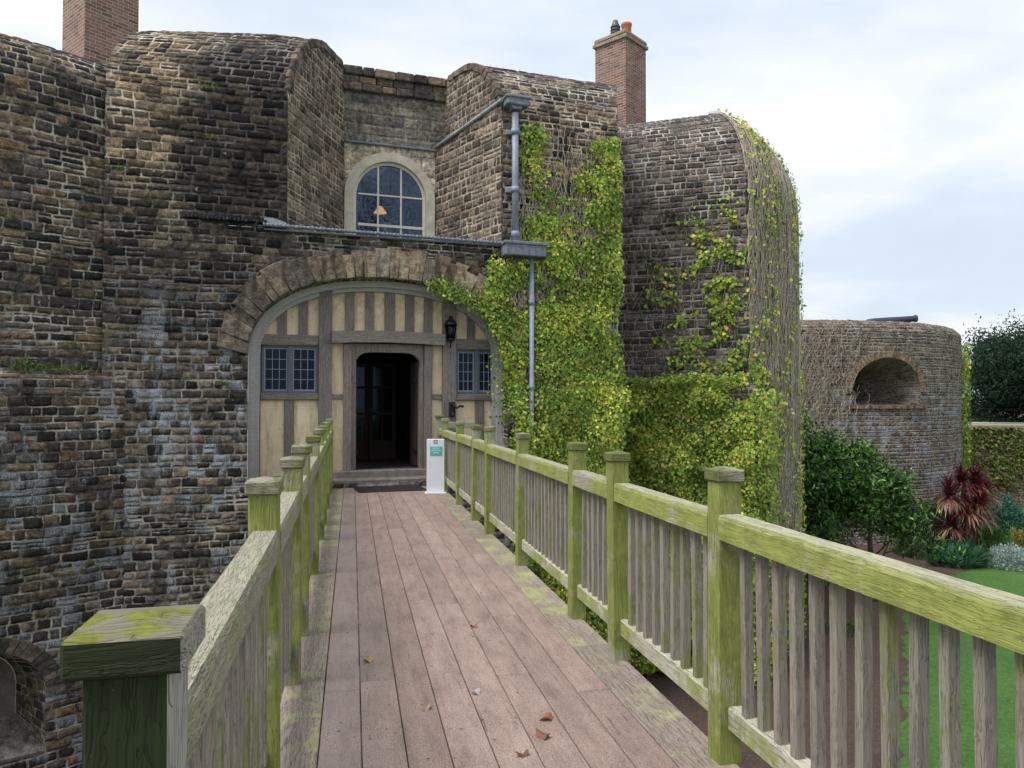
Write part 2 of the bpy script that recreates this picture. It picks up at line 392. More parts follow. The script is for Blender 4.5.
M['capdark'] = wood_mat('dark_mossy_cap', 'x', alg=1.7, algae=(.020, .026, .008), face_only=True, base=(.42, .40, .33), top_clear=False, lich=.5, alg_scale=5, topmoss=(.17, .18, .025))
M['rail'] = wood_mat('weathered_rail_oak', 'y', alg=.92, algae=(.28, .31, .065), base=(.44, .41, .31), darkc=(.17, .15, .11), alg_scale=1.4)
M['railgrey'] = wood_mat('cracked_grey_oak', 'y', alg=.5, algae=(.28, .31, .11), base=(.40, .375, .28), darkc=(.24, .22, .16), grain=1.15, alg_scale=2.5, crk_s=210, lich=.1)
M['toerail'] = wood_mat('pale_toe_rail', 'y', alg=.5, algae=(.28, .30, .09), base=(.50, .48, .38), alg_scale=2.0)
M['baluster'] = wood_mat('grey_baluster_oak', 'z', alg=.34, algae=(.19, .21, .07), base=(.29, .262, .215), darkc=(.13, .112, .09), alg_scale=1.5, lich=.2, grain=.7)
M['edgeboard'] = wood_mat('lichened_edge_board', 'y', alg=.5, algae=(.36, .35, .17), base=(.31, .255, .215), darkc=(.16, .125, .10), top_clear=False, lich=.5, alg_scale=3)
M['timber'] = wood_mat('old_house_timber', 'z', alg=0, base=(.27, .23, .205), darkc=(.05, .04, .036), lich=.3, grain=1.25)
M['timberh'] = wood_mat('old_house_timber_flat', 'x', alg=0, base=(.29, .25, .22), darkc=(.055, .043, .038), lich=.3, grain=1.25)
M['archtimber'] = wood_mat('grey_painted_arch_timber', 'x', alg=0, base=(.48, .46, .45), darkc=(.27, .25, .24), grain=.6, lich=.2)
M['doorwood'] = wood_mat('dark_door_wood', 'z', alg=0, base=(.055, .042, .035), darkc=(.02, .015, .012), lich=0)

def deck_mat():
    g = G('pink_brown_deck_board'); p0 = g.obj(); r = g.rand()
    p = g.vmath('ADD', p0, g.comb(g.math('MULTIPLY', r, 31.0), g.math('MULTIPLY', r, 17.0), 0.0))
    fine = g.noise(g.vmath('MULTIPLY', p, (1, .35, 1)), 150, 3, .7)
    mid = g.noise(g.vmath('MULTIPLY', p, (9, .8, 1)), 1.6, 5, .65)
    c = g.mix(mid, (.225, .152, .126), (.40, .300, .255))
    c = g.mix(.6, c, g.ramp(r, [(0, .78), (.5, 1.0), (1, 1.22)]), 'MULTIPLY')
    c = g.mix(.85, c, g.ramp(fine, [(.3, .55), (.5, 1.0), (.7, 1.35)]), 'MULTIPLY')
    cr = g.noise(g.vmath('MULTIPLY', p, (55, 2.2, 1)), 1, 3, .6)
    c = g.mix(g.sstep(cr, .36, .28, 0, .7), c, (.08, .06, .05))
    blot = g.noise(g.vmath('MULTIPLY', p, (5, 1.5, 1)), 1.6, 5, .75)
    c = g.mix(.8, c, g.ramp(blot, [(.3, .6), (.5, 1.0), (.7, 1.25)]), 'MULTIPLY')
    lft = g.sstep(g.sep(g.pos())[0], .35, -.15, 0, .45)
    c = g.mix(lft, c, (.27, .235, .215))
    hair = g.sstep(g.math('ABSOLUTE', g.math('SUBTRACT', g.noise(g.vmath('MULTIPLY', p, (30, 4, 1)), 1, 3, .6), .5)), .012, .0, 0, .5)
    c = g.mix(hair, c, (.09, .07, .06))
    wet = g.sstep(g.noise(p, 1.1, 4, .6), .5, .72, 0, .35)
    c = g.mix(wet, c, (.17, .145, .13))
    dots = g.n('TexVoronoi', {'Vector': p, 'Scale': 12.0}, feature='F1')
    dd = g.math('MULTIPLY', g.sstep(dots.outputs['Distance'], .13, .07), g.math('GREATER_THAN', g.sep(dots.outputs['Color'])[0], .55))
    c = g.mix(g.math('MULTIPLY', dd, .8), c, (.05, .035, .028))
    px_, py_, _q = g.sep(p0)
    fx = g.math('SUBTRACT', g.math('ABSOLUTE', px_), .062); fy = g.math('SUBTRACT', g.math('FRACT', g.math('DIVIDE', g.math('ADD', g.sep(g.pos())[1], 50.0), .6)), .5)
    sd = g.math('SQRT', g.math('ADD', g.math('MULTIPLY', fx, fx), g.math('MULTIPLY', g.math('MULTIPLY', fy, .6), g.math('MULTIPLY', fy, .6))))
    c = g.mix(g.sstep(sd, .0058, .0042, 0, .75), c, (.06, .05, .045))
    g.bsdf(c, .85, g.math('ADD', fine, g.math('MULTIPLY', cr, .5)), .005, 1.0, Specular_IOR_Level=.3); return g.m
M['deck'] = deck_mat()

def simple(name, col, rough=.6, metal=0.0, var=.25, scale=8, bump=.003, spec=.5):
    g = G(name); p = g.obj()
    n = g.noise(p, scale, 5, .6)
    c = g.mix(1, col, g.ramp(n, [(.25, 1-var), (.5, 1.0), (.75, 1+var)]), 'MULTIPLY')
    g.bsdf(c, rough, n, bump, .6, Metallic=metal, Specular_IOR_Level=spec); return g.m
M['lead'] = simple('lead_sheet', (.19, .205, .25), .6, .0, .4, 12)
M['gutter'] = simple('dull_gutter_lead', (.17, .19, .235), .6, 0, .5, 14)
M['leadpale'] = simple('pale_lead_flashing', (.30, .31, .35), .6, 0, .4, 9)
M['pipe'] = simple('grey_painted_pipe', (.23, .26, .33), .5, 0, .25, 7)
M['black'] = simple('black_iron', (.018, .018, .02), .45, .3, .4, 30)
M['bluefr'] = simple('leaded_window_frame', (.10, .115, .14), .6, 0, .3, 20)
M['leadcame'] = simple('lead_came', (.24, .28, .34), .6, 0, .2, 20)
M['cream_paint'] = simple('cream_window_paint', (.74, .70, .57), .5, 0, .12, 10)
M['surround'] = simple('dressed_stone_surround', (.60, .55, .43), .85, 0, .28, 6, .006)
M['white'] = simple('white_sign_panel', (.74, .76, .80), .4, 0, .03, 5, 0)
M['teal'] = simple('teal_sign_print', (.08, .46, .40), .4, 0, .05, 5, 0)
M['greyprint'] = simple('grey_sign_print', (.22, .27, .33), .4, 0, .05, 5, 0)
M['step'] = simple('worn_step_stone', (.20, .175, .155), .85, 0, .4, 7, .01)
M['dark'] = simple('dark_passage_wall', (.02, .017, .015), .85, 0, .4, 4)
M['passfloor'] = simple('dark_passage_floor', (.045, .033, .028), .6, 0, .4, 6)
M['plasterwhite'] = simple('white_plaster', (.7, .69, .66), .7, 0, .08, 5)
M['pot'] = simple('terracotta_pot', (.42, .15, .075), .8, 0, .2, 9)
M['cowl'] = simple('dark_metal_cowl', (.10, .10, .12), .5, .4, .3, 12)
M['capstone'] = simple('weathered_cap_render', (.28, .22, .16), .9, 0, .4, 9, .01)
M['cannon'] = simple('cannon_iron', (.045, .05, .085), .5, .3, .3, 5)
M['cannonred'] = simple('red_muzzle_paint', (.35, .07, .06), .5, 0, .2, 5)
M['roofdeck'] = simple('roof_lead', (.20, .20, .21), .7, 0, .3, 3)
M['bark'] = simple('rough_bark', (.12, .095, .075), .9, 0, .45, 6, .02)
M['stem'] = simple('dry_ivy_stem', (.50, .43, .35), .9, 0, .3, 20, .002)
M['matt'] = simple('door_mat_rubber', (.035, .032, .03), .9, 0, .4, 40)

def plaster_mat():
    g = G('ochre_plaster'); p = g.obj()
    c = g.mix(g.noise(p, 3, 5, .6), (.68, .53, .33), (.84, .71, .50))
    v = g.noise(g.vmath('MULTIPLY', p, (6, 1, 1)), 1.2, 5, .7)
    c = g.mix(g.sstep(v, .48, .72, 0, .7), c, (.36, .29, .19))
    z = g.sep(p)[2]
    c = g.mix(g.math('MULTIPLY', g.sstep(z, 2.9, 3.6), g.sstep(g.noise(p, 7, 4, .7), .42, .62, 0, .55)), c, (.30, .27, .20))
    cr = g.n('TexVoronoi', {'Vector': g.vmath('ADD', p, g.vmath('MULTIPLY', g.noise(p, 6, 2, out=1), (.2, .2, .2))), 'Scale': 4.0}, feature='DISTANCE_TO_EDGE').outputs['Distance']
    c = g.mix(g.sstep(cr, .010, .002, 0, .45), c, (.20, .16, .10))
    g.bsdf(c, .9, g.noise(p, 30, 4), .006); return g.m
M['plaster'] = plaster_mat()

def glass_mat(name, tint=(.02, .03, .05), rough=.03, refl=1.0):
    g = G(name)
    p = g.obj()
    nrm = g.n('Bump', {'Height': g.noise(p, 5, 2), 'Distance': .01, 'Strength': .35}).outputs[0]
    gl = g.n('BsdfGlossy', {'Color': (.55*refl, .72*refl, 1.0*refl, 1), 'Roughness': rough, 'Normal': nrm})
    tr = g.n('BsdfTransparent', {'Color': (.55, .60, .66, 1)})
    fr = g.n('Fresnel', {'IOR': 1.6})
    f = g.math('MULTIPLY_ADD', fr.outputs[0], .9, .04, clamp=True)
    m = g.n('MixShader', {0: f, 1: tr.outputs[0], 2: gl.outputs[0]})
    g.t.links.new(m.outputs[0], g.out.inputs[0]); return g.m
M['glass'] = glass_mat('window_glass')
M['glassdim'] = glass_mat('old_leaded_glass', rough=.12, refl=.28)

def leaf_mat(name, mult=1.0, trans=.3, rough=.45):
    g = G(name); c = g.attr('Col')
    if mult != 1: c = g.mix(1, c, (mult, mult, mult), 'MULTIPLY')
    d = g.n('BsdfPrincipled', {'Base Color': c, 'Roughness': rough, 'Specular IOR Level': .35})
    t = g.n('BsdfTranslucent', {'Color': c})
    m = g.n('MixShader', {0: trans, 1: d.outputs[0], 2: t.outputs[0]})
    g.t.links.new(m.outputs[0], g.out.inputs[0]); return g.m
M['leaf'] = leaf_mat('foliage')
M['leafgloss'] = leaf_mat('glossy_foliage', 1.0, .15, .3)

def grass_mat():
    g = G('mown_lawn'); p = g.pos()
    c = g.mix(g.noise(p, .9, 5, .6), (.045, .14, .018), (.115, .26, .035))
    c = g.mix(.9, c, g.ramp(g.noise(p, 13, 5, .8), [(.3, .4), (.5, 1.0), (.7, 1.7)]), 'MULTIPLY')
    g.bsdf(c, .9, g.noise(p, 40, 4, .7), .08); return g.m
M['grass'] = grass_mat()
def soil_mat():
    g = G('bed_soil'); p = g.pos()
    c = g.mix(g.noise(p, 1.3, 5, .6), (.075, .045, .033), (.16, .10, .078))
    c = g.mix(.9, c, g.ramp(g.noise(p, 18, 5, .7), [(.3, .45), (.5, 1.0), (.7, 1.6)]), 'MULTIPLY')
    g.bsdf(c, .95, g.noise(p, 20, 5, .7), .12); return g.m
M['soil'] = soil_mat()
M['land'] = simple('far_meadow', (.16, .17, .10), .95, 0, .3, .2)
M['gravel'] = simple('pale_gravel', (.42, .40, .36), .95, 0, .2, 2)

# ------------------------------------------------------------------ wall grid builder
def sub_poly(pts, res):
    pts = np.array(pts, float); out = [pts[0]]; par = [0.0]; arc = 0
    for a, b in zip(pts[:-1], pts[1:]):
        L = np.linalg.norm((b-a)[:2]); n = max(1, int(round(L/res)))
        for k in range(1, n+1): out.append(a+(b-a)*k/n); par.append(arc+L*k/n)
        arc += L
    return np.array(out), np.array(par)

class Hole:
    def __init__(s, c, a, hs, b, hb, n=2.2): s.c, s.a, s.hs, s.b, s.hb, s.n = c, a, hs, b, hb, n
    def inside(s, S, H):
        ds, dh = np.abs(S-s.c)/s.a, (H-s.hs)/s.b
        up = (dh >= 0) & ((ds**s.n+np.clip(dh, 0, None)**s.n) < 1)
        return up | ((dh < 0) & (ds < 1) & (H > s.hb))
    def snap(s, S, H):
        ds, dh = S-s.c, H-s.hs
        if dh >= 0:
            r = (abs(ds/s.a)**s.n+abs(dh/s.b)**s.n)**(1/s.n)
            return s.c+ds/max(r, 1e-6), s.hs+dh/max(r, 1e-6)
        e = abs(abs(ds)-s.a); f = abs(H-s.hb)
        if f < e: return S, s.hb
        return s.c+math.copysign(s.a, ds), H
    def outline(s, k=28, d=0.0, dn=0.0):
        a, b = s.a+d, s.b+d
        pts = [(s.c-a, s.hb-dn)]
        for i in range(k+1):
            w = math.pi*(1-i/k); cw, sw = math.cos(w), math.sin(w)
            pts.append((s.c+a*math.copysign(abs(cw)**(2/s.n), cw), s.hs+b*abs(sw)**(2/s.n)))
        pts.append((s.c+a, s.hb-dn)); return pts

def wall(name, pts, ms, prof, mat, parent, res=.045, s0=0.0, hole=None, fade=(1, 1), htop=None, hfade=(0, 1), corners=()):
    """pts: plan points (u,v); ms: per-point inward offset direction; prof: (offset, height)"""
    comb = [(*p, *m) for p, m in zip(pts, ms)]
    C, S = sub_poly(comb, res); Pf, T = sub_poly(prof, res)
    T = T+prof[0][1]
    nx, ny = len(C), len(Pf)
    SS, TT = np.meshgrid(S, T, indexing='ij'); SS = SS+s0
    S2, T2 = SS.ravel().copy(), TT.ravel().copy()
    idx = np.arange(nx*ny).reshape(nx, ny)
    F = np.stack([idx[:-1, :-1], idx[1:, :-1], idx[1:, 1:], idx[:-1, 1:]], -1).reshape(-1, 4)
    wt = np.ones((nx, ny))
    if fade[0]: wt[:2, :] = [[0], [.6]]
    if fade[1]: wt[-2:, :] = [[.6], [0]]
    if hfade[0]: wt[:, 0] = 0
    if hfade[1]: wt[:, -1] = 0
    for c in corners:
        w = np.clip(np.abs(S-c)/.08, 0, 1); wt = np.minimum(wt, w[:, None])
    wt = wt.ravel()
    if hole is not None:
        for hl in (hole if isinstance(hole, list) else [hole]):
            cs, ct = S2[F].mean(1), T2[F].mean(1)
            ins = hl.inside(cs, ct)
            vin = np.zeros(len(S2), bool); vin[F[ins].ravel()] = 1
            vk = np.zeros(len(S2), bool); vk[F[~ins].ravel()] = 1
            for i in np.nonzero(vin & vk)[0]:
                S2[i], T2[i] = hl.snap(S2[i], T2[i]); wt[i] = 0
            F = F[~ins]
    U = [np.interp(S2-s0, S, C[:, k]) for k in range(4)]
    o = np.interp(T2, T, Pf[:, 0]); h = np.interp(T2, T, Pf[:, 1])
    V = np.stack([U[0]+U[2]*o, U[1]+U[3]*o, h], 1)
    if htop is not None: V[:, 2] = htop(V, T2)
    used = np.unique(F); mp = np.zeros(len(V), int); mp[used] = np.arange(len(used))
    uvc = np.stack([S2, V[:, 2] if (htop is not None and len(prof) < 4) else T2], 1)
    me = np_mesh(name, V[used], mp[F], uvc[used], wt[used], smooth=True)
    return link(name, me, mat, parent)

def reveal(name, hl, mapf, depth, mat, parent, k=28, shrink=0.0, res=.06, drop=0.0, back=True, backmat=None):
    """soffit and jambs of an arched opening; mapf(s,h,d) -> xyz"""
    O = hl.outline(k); O = [O[0]]+[(O[0][0], O[0][1]+(hl.hs-hl.hb)*i/8) for i in range(1, 8)]+O[1:-1]+[(O[-1][0], hl.hb+(hl.hs-hl.hb)*(1-i/8)) for i in range(1, 8)]+[O[-1]]
    O = O+[O[0]] if drop is not None else O
    n = max(2, int(depth/res)); V = []; uv = []; arc = 0
    for i, (s, h) in enumerate(O):
        if i: arc += math.dist(O[i-1], O[i])
        for j in range(n+1):
            f = j/n; ss = hl.c+(s-hl.c)*(1-shrink*f); hh = hl.hs+(h-hl.hs)*(1-shrink*f)
            V.append(mapf(ss, hh, depth*f)); uv.append((depth*f, arc))
    nx = len(O); idx = np.arange(nx*(n+1)).reshape(nx, n+1)
    F = np.stack([idx[:-1, :-1], idx[:-1, 1:], idx[1:, 1:], idx[1:, :-1]], -1).reshape(-1, 4)
    me = np_mesh(name, np.array(V), F, np.array(uv), np.zeros(len(V)), smooth=False)
    return link(name, me, mat, parent)

# ------------------------------------------------------------------ THE CASTLE
castle = empty('stone_castle', (FO[0], FO[1], 0), FANG, 'brown rubble stone castle gatehouse with rounded parapets and timber framed arched entrance', 'castle')
BASE = -4.9
PA, PB, PH = 1.6, 1.85, 7.08
def par(a=PA, b=PB, h=PH, n=14):
    return [(a*(1-math.cos(w)), h+b*math.sin(w)) for w in [math.pi/2*i/n for i in range(1, n+1)]]
FL, FRT = -4.68, 5.02           # left and right ends of the gate front
RL, RR = -1.70, 2.45            # recess corners
ZG = 4.75
arch = Hole(20.10, 2.455, 2.45, 1.50, .08, 2.25)
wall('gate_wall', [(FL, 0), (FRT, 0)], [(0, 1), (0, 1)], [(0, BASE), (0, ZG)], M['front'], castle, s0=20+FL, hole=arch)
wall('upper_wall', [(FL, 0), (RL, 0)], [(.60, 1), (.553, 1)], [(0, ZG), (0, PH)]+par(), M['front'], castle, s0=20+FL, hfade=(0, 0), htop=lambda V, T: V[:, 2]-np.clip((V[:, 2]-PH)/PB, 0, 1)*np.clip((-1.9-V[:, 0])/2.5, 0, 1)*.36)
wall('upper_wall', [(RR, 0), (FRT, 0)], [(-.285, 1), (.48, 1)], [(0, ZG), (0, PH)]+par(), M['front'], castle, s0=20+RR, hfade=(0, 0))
def Hof(o):
    o = np.clip(o, 0, PA); return PH+PB*np.sqrt(np.clip(1-(1-o/PA)**2, 0, 1))
# recess returns
BL, BR, BV = -.42, 1.80, 2.28
def ret(name, p0, p1):
    def ht(V, T):
        f = (T-ZG)/(9.0-ZG)
        return ZG+(Hof(V[:, 1])+.0-ZG)*f
    return wall(name, [p0, p1], [(0, 0), (0, 0)], [(0, ZG), (0, 9.0)], M['return'], castle, res=.045, htop=ht)
ret('recess_wall', (RL, 0), (BL, BV)); r2 = ret('recess_wall', (BR, BV), (RR, 0))
def ht2(V, T):
    q = (2.43-V[:, 0])/(2.43-1.59); return ZG+(7.66-.32*np.clip(q, 0, 1)-ZG)*(T-ZG)/(7.6-ZG)
wall('recess_wall', [(1.59, BV), (2.425, -.0)], [(0, 0), (0, 0)], [(0, ZG), (0, 7.6)], M['return'], castle, res=.045, htop=ht2, s0=9)
b = MB(); b.poly([(1.56, BV, 7.33), (2.40, -.03, 7.66), (2.50, .0, 7.72), (1.84, BV, 7.40)]); b.build('lead_flashing', M['leadpale'], castle)
# coping course following the curved outline of each return
def coping(p0, p1, side):
    b = MB(); n = 15; L = math.dist(p0, p1)
    dx, dy = (p1[0]-p0[0])/L, (p1[1]-p0[1])/L; nx, ny = (dy, -dx) if side > 0 else (-dy, dx)
    ts = []; t = 0
    # walk along the outline by arc length
    prof = [(L*i/160, float(Hof(p0[1]+(p1[1]-p0[1])*i/160)) ) for i in range(161)]
    acc = 0; nxt = 0; cuts = []
    for i in range(1, 161):
        acc += math.dist(prof[i-1], prof[i])
        if acc >= nxt: cuts.append(i); nxt = acc+random.uniform(.16, .26)
    for a, c in zip(cuts[:-1], cuts[1:]):
        (t0, h0), (t1, h1) = prof[a], prof[c]
        tx, tz = t1-t0, h1-h0; l = math.hypot(tx, tz); ux, uz = tx/l, tz/l; qx, qz = uz, -ux   # qx: inward (down)
        if qz > 0: qx, qz = -qx, -qz
        b.col = random.choice([(.12,.10,.08),(.17,.13,.10),(.09,.08,.07),(.2,.16,.12)])
        M4 = Matrix(((dx*ux, nx, dx*qx, p0[0]+dx*t0), (dy*ux, ny, dy*qx, p0[1]+dy*t0), (uz, 0, qz, h0), (0, 0, 0, 1)))
        b.box(.006, l-.006, -.12, .03+random.uniform(0, .02), -.035, .13, .02, M4, .008)
    return b.build('coping_stones', M['voussoir'], castle)
coping((RL, 0), (BL, BV), 1); coping((RR, 0), (BR, BV), -1)
# recess back wall
win = Hole(20.575, .80, 6.12, .80, 4.80, 2.0)
wall('window_wall', [(BL-.15, BV), (BR+.15, BV)], [(0, 1), (0, 1)], [(0, ZG), (0, 7.27)], M['cream'], castle, res=.05, s0=20+BL-.15, hole=win)
wall('ashlar_wall', [(BL-.15, BV-.02), (BR+.15, BV-.02)], [(0, 1), (0, 1)], [(0, 7.27), (0, 8.40)], M['ashlar'], castle, res=.05, s0=20+BL)
b = MB()
for k, (z0, z1, pv) in enumerate(((8.40, 8.56, .09), (8.565, 8.74, .05), (8.745, 8.93, .09))):
    u = BL-.05
    while u < BR+.05:
        w = random.uniform(.22, .48); u1 = min(u+w, BR+.05)
        b.col = random.choice([(.11,.09,.075),(.17,.13,.10),(.08,.07,.065),(.22,.16,.11),(.14,.12,.10)])
        b.box(u+.005, u1-.005, BV-.02-pv-random.uniform(0, .02), BV+.35, z0, z1, .022, None, .008); u = u1
b.build('parapet_course', M['voussoir'], castle)
b = MB(); b.box(BL+.02, BR-.02, BV-.09, BV-.01, 7.255, 7.295, .01); b.build('lead_drip', M['lead'], castle)
# window surround
b = MB(); ring_o = Hole(.575, 1.0, 6.12, 1.0, 4.80, 2.0).outline(20); ring_i = Hole(.575, .80, 6.12, .80, 4.80, 2.0).outline(20)
b.band(ring_o, ring_i, BV-.06, BV+.18); b.build('window_surround', M['surround'], castle)
# sash window
wn = MB(); fo = Hole(.575, .80, 6.12, .80, 4.80, 2.0).outline(20); fi = Hole(.575, .74, 6.12, .74, 4.80, 2.0).outline(20)
wn.band(fo, fi, BV+.04, BV+.14)
for du in (-.255, .255):
    top = 6.12+math.sqrt(.75**2-du**2); wn.box(.575+du-.02, .575+du+.02, BV+.06, BV+.10, 4.8, top, .004)
wn.box(-.12, 1.36, BV+.06, BV+.10, 6.165, 6.20, .004); wn.box(-.12, 1.36, BV+.05, BV+.12, 5.475, 5.535, .006); wn.box(-.12, 1.36, BV+.05, BV+.12, 4.78, 4.88, .006)
sash = wn.build('arched_window', M['cream_paint'], castle)
b = MB(); g_o = Hole(.575, .76, 6.12, .76, 4.80, 2.0).outline(20); b.prism(g_o[::-1], BV+.085, BV+.091); b.build('window_pane', M['glass'], sash)
# room behind
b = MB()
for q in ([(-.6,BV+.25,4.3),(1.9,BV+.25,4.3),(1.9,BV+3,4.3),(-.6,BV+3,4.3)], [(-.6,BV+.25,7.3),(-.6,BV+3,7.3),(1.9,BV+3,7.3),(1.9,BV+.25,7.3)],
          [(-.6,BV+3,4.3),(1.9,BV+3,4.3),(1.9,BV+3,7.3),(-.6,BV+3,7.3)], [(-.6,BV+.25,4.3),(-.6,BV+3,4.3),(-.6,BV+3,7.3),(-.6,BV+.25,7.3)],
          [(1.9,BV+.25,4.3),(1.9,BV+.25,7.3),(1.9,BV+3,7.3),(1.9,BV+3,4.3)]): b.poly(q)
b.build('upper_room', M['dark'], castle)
# recess roof (lead) and edge gutter
b = MB(); b.poly([(RL-.3, 0.02, 4.70), (RR+.3, 0.02, 4.70), (BR+.2, BV+.1, 4.74), (BL-.2, BV+.1, 4.74)]); b.build('lead_roof', M['lead'], castle)
b = MB(); b.tube([(-2.10, -.10, 4.79), (.1, -.10, 4.775), (2.45, -.10, 4.76)], .028, 8)
for i in range(64):
    u = -2.10+i*4.5/63; z = 4.79-.03*i/63; b.tube([(u-.02, -.10, z), (u+.02, -.10, z)], .036, 8)
b.box(-2.1, 2.45, -.05, .03, 4.71, 4.742, .005)
b.build('edge_gutter', M['gutter'], castle)
b = MB(); b.prism([(-2.12, 4.80), (-1.66, 4.79), (-1.72, 4.86), (-1.95, 4.93), (-2.10, 4.92)][::-1], -.08, -.03); b.build('lead_flashing', M['leadpale'], castle)
b = MB()
for i in range(22):
    u = -3.45+i*.064; b.box(u, u+.05, -.10, -.0, 4.83-random.uniform(0, .02), 4.88, .012, None, .006)
b.build('drip_course', M['black'], castle)
# box gutter, hopper, pipes
b = MB(); b.box(2.40, 3.26, -.34, -.02, 4.50, 4.76, .015); b.box(2.37, 3.29, -.37, -.0, 4.72, 4.78, .01)
for i in range(6): b.box(2.47+i*.14, 2.475+i*.14, -.352, -.33, 4.52, 4.71, .002)
b.build('box_gutter', M['lead'], castle)
b = MB(); b.box(2.46, 2.93, -.27, .02, 7.53, 7.68, .02); b.box(2.43, 2.96, -.30, .03, 7.66, 7.72, .015)
b.prism([(2.54, 7.54), (2.84, 7.54), (2.75, 7.46), (2.60, 7.46)][::-1], -.22, -.04); b.build('rain_hopper', M['lead'], castle)
b = MB(); b.tube([(2.67, -.14, 7.4), (2.67, -.14, 4.7)], .068, 14)
for z in (7.02, 5.85, 4.95): b.tube([(2.67, -.14, z-.06), (2.67, -.14, z+.06)], .086, 14)
for z in (7.02, 5.85): b.box(2.50, 2.84, -.09, -.0, z-.05, z+.05, .01)
b.build('downpipe', M['pipe'], castle)
b = MB(); b.tube([(3.02, -.14, 4.52), (3.02, -.14, -4.6)], .05, 12)
for z in (3.6, 1.9, 0.2, -1.6): b.tube([(3.02, -.14, z-.05), (3.02, -.14, z+.05)], .066, 12)
b.build('downpipe', M['pipe'], castle)
# flashing climbing along the right return
b = MB(); L = math.dist((RR, 0), (BR, BV)); ang = math.atan2(BV, BR-RR)
b.tube([(2.42, -.05, 7.67), (1.99, BV/2, 7.50), (1.57, BV-.02, 7.335)], .04, 8)
b.build('lead_flashing', M['leadpale'], castle)

# voussoirs
b = MB(); w = 0
out = Hole(.10, 2.455, 2.45, 1.50, .08, 2.25).outline(400)[1:-1]
ts = [out[0]]; acc = 0; cuts = [0]; nxt = .2
for i in range(1, len(out)):
    acc += math.dist(out[i-1], out[i])
    if acc >= nxt: cuts.append(i); nxt = acc+random.uniform(.13, .27)
pal = [(.30,.24,.165),(.36,.29,.195),(.22,.175,.125),(.40,.33,.23),(.17,.135,.10),(.28,.245,.20),(.33,.25,.165)]
for a, c in zip(cuts[:-1], cuts[1:]):
    p, q = out[a], out[c]; tx, tz = q[0]-p[0], q[1]-p[1]; l = math.hypot(tx, tz); tx, tz = tx/l, tz/l
    nx, nz = -tz, tx
    if nx*(p[0]-.1)+nz*(p[1]-1.2) < 0: nx, nz = -nx, -nz
    # lean towards the radial direction from a low centre
    rx, rz = (p[0]+q[0])/2-.1, (p[1]+q[1])/2-.9; rl = math.hypot(rx, rz); nx, nz = (nx*.5+rx/rl*.5), (nz*.5+rz/rl*.5)
    ln = random.uniform(.44, .62)
    ln = min(ln, (4.70-max(p[1], q[1]))/max(nz, .2)) if nz > .2 else ln
    b.col = random.choice(pal) if p[0] > -1.3 else random.choice([(.15,.125,.10),(.20,.16,.12),(.26,.20,.13),(.12,.10,.085)])
    if p[1] < 2.7 and p[0] < 0: b.col = random.choice([(.14,.12,.10),(.19,.155,.12)])
    g0 = .008; off = -.045-random.uniform(0, .04); sp = ln*.10
    P = [(p[0]+tx*g0, p[1]+tz*g0), (q[0]-tx*g0, q[1]-tz*g0), (q[0]+nx*ln+tx*(sp-g0), q[1]+nz*ln+tz*(sp-g0)), (p[0]+nx*ln-tx*(sp-g0), p[1]+nz*ln-tz*(sp-g0))]
    cx, cz = sum(x for x, _ in P)/4, sum(z for _, z in P)/4
    # several rings give each stone a rounded, uneven face
    def ring(f, y): return [(cx+(x-cx)*f+random.uniform(-.008, .008), y+random.uniform(-.006, .006), cz+(z-cz)*(1-(1-f)*.5)+random.uniform(-.008, .008)) for x, z in P]
    R0 = [(x, .12, z) for x, z in P]; R1 = ring(1.0, off+.03); R2 = ring(.86, off)
    for A, B in ((R0, R1), (R1, R2)):
        for i in range(4):
            j = (i+1) % 4; b.poly([A[i], B[i], B[j], A[j]])
    b.poly(R2)
b.build('arch_stones', M['voussoir'], castle)
b = MB()
arch_l = Hole(.10, 2.455, 2.45, 1.50, .08, 2.25)
reveal('arch_soffit', arch_l, lambda s, h, d: (s, d, h), .62, M['front'], castle, shrink=0)

# ---- timber framed infill, recessed
A_ = Hole(.10, 2.455, 2.45, 1.50, .08, 2.25)
def Ah(u, d=0.0):
    t = min(1, abs(u-.10)/(2.455-d)); return 2.45+(1.50-d)*(1-t**2.25)**(1/2.25)
o0 = Hole(.10, 2.45, 2.45, 1.495, .08, 2.25).outline(30); o1 = Hole(.10, 2.33, 2.45, 1.375, .08, 2.25).outline(30); o2 = Hole(.10, 2.25, 2.45, 1.30, .08, 2.25).outline(30)
b = MB(); b.band(o0, o1, .30, .56); b.build('arch_frame', M['archtimber'], castle)
b = MB(); b.band(o1, o2, .38, .56); b.build('arch_frame', M['archtimber'], castle)
def panel(u0, u1, h0, h1=None):
    b = MB(); n = 6; up = []
    for i in range(n+1):
        u = u0+(u1-u0)*i/n; t = Ah(u, .14) if h1 is None else min(h1, Ah(u, .14))
        up.append((u, max(t, h0+.02)))
    pts = [(u0, h0), (u1, h0)]+up[::-1]
    b.prism(pts, .475, .54); b.build('plaster_panel', M['plaster'], castle)
def stud(u0, u1, h0, h1=None, y=.425, name='timber_stud', mat='timber'):
    b = MB()
    if h1 is None:
        t0, t1 = Ah(u0, .12), Ah(u1, .12)
        b.prism([(u0, h0), (u1, h0), (u1, t1), (u0, t0)], y+random.uniform(0, .012), .56)
    else:
        b.box(u0, u1, y+random.uniform(0, .012), .56, h0, h1, .012, None, .006)
    return b.build(name, M[mat], castle)
def beam(u0, u1, h0, h1, y=.41, mat='timberh', name='timber_beam'):
    b = MB(); b.box(u0, u1, y, .57, h0, h1, .014, None, .008); return b.build(name, M[mat], castle)
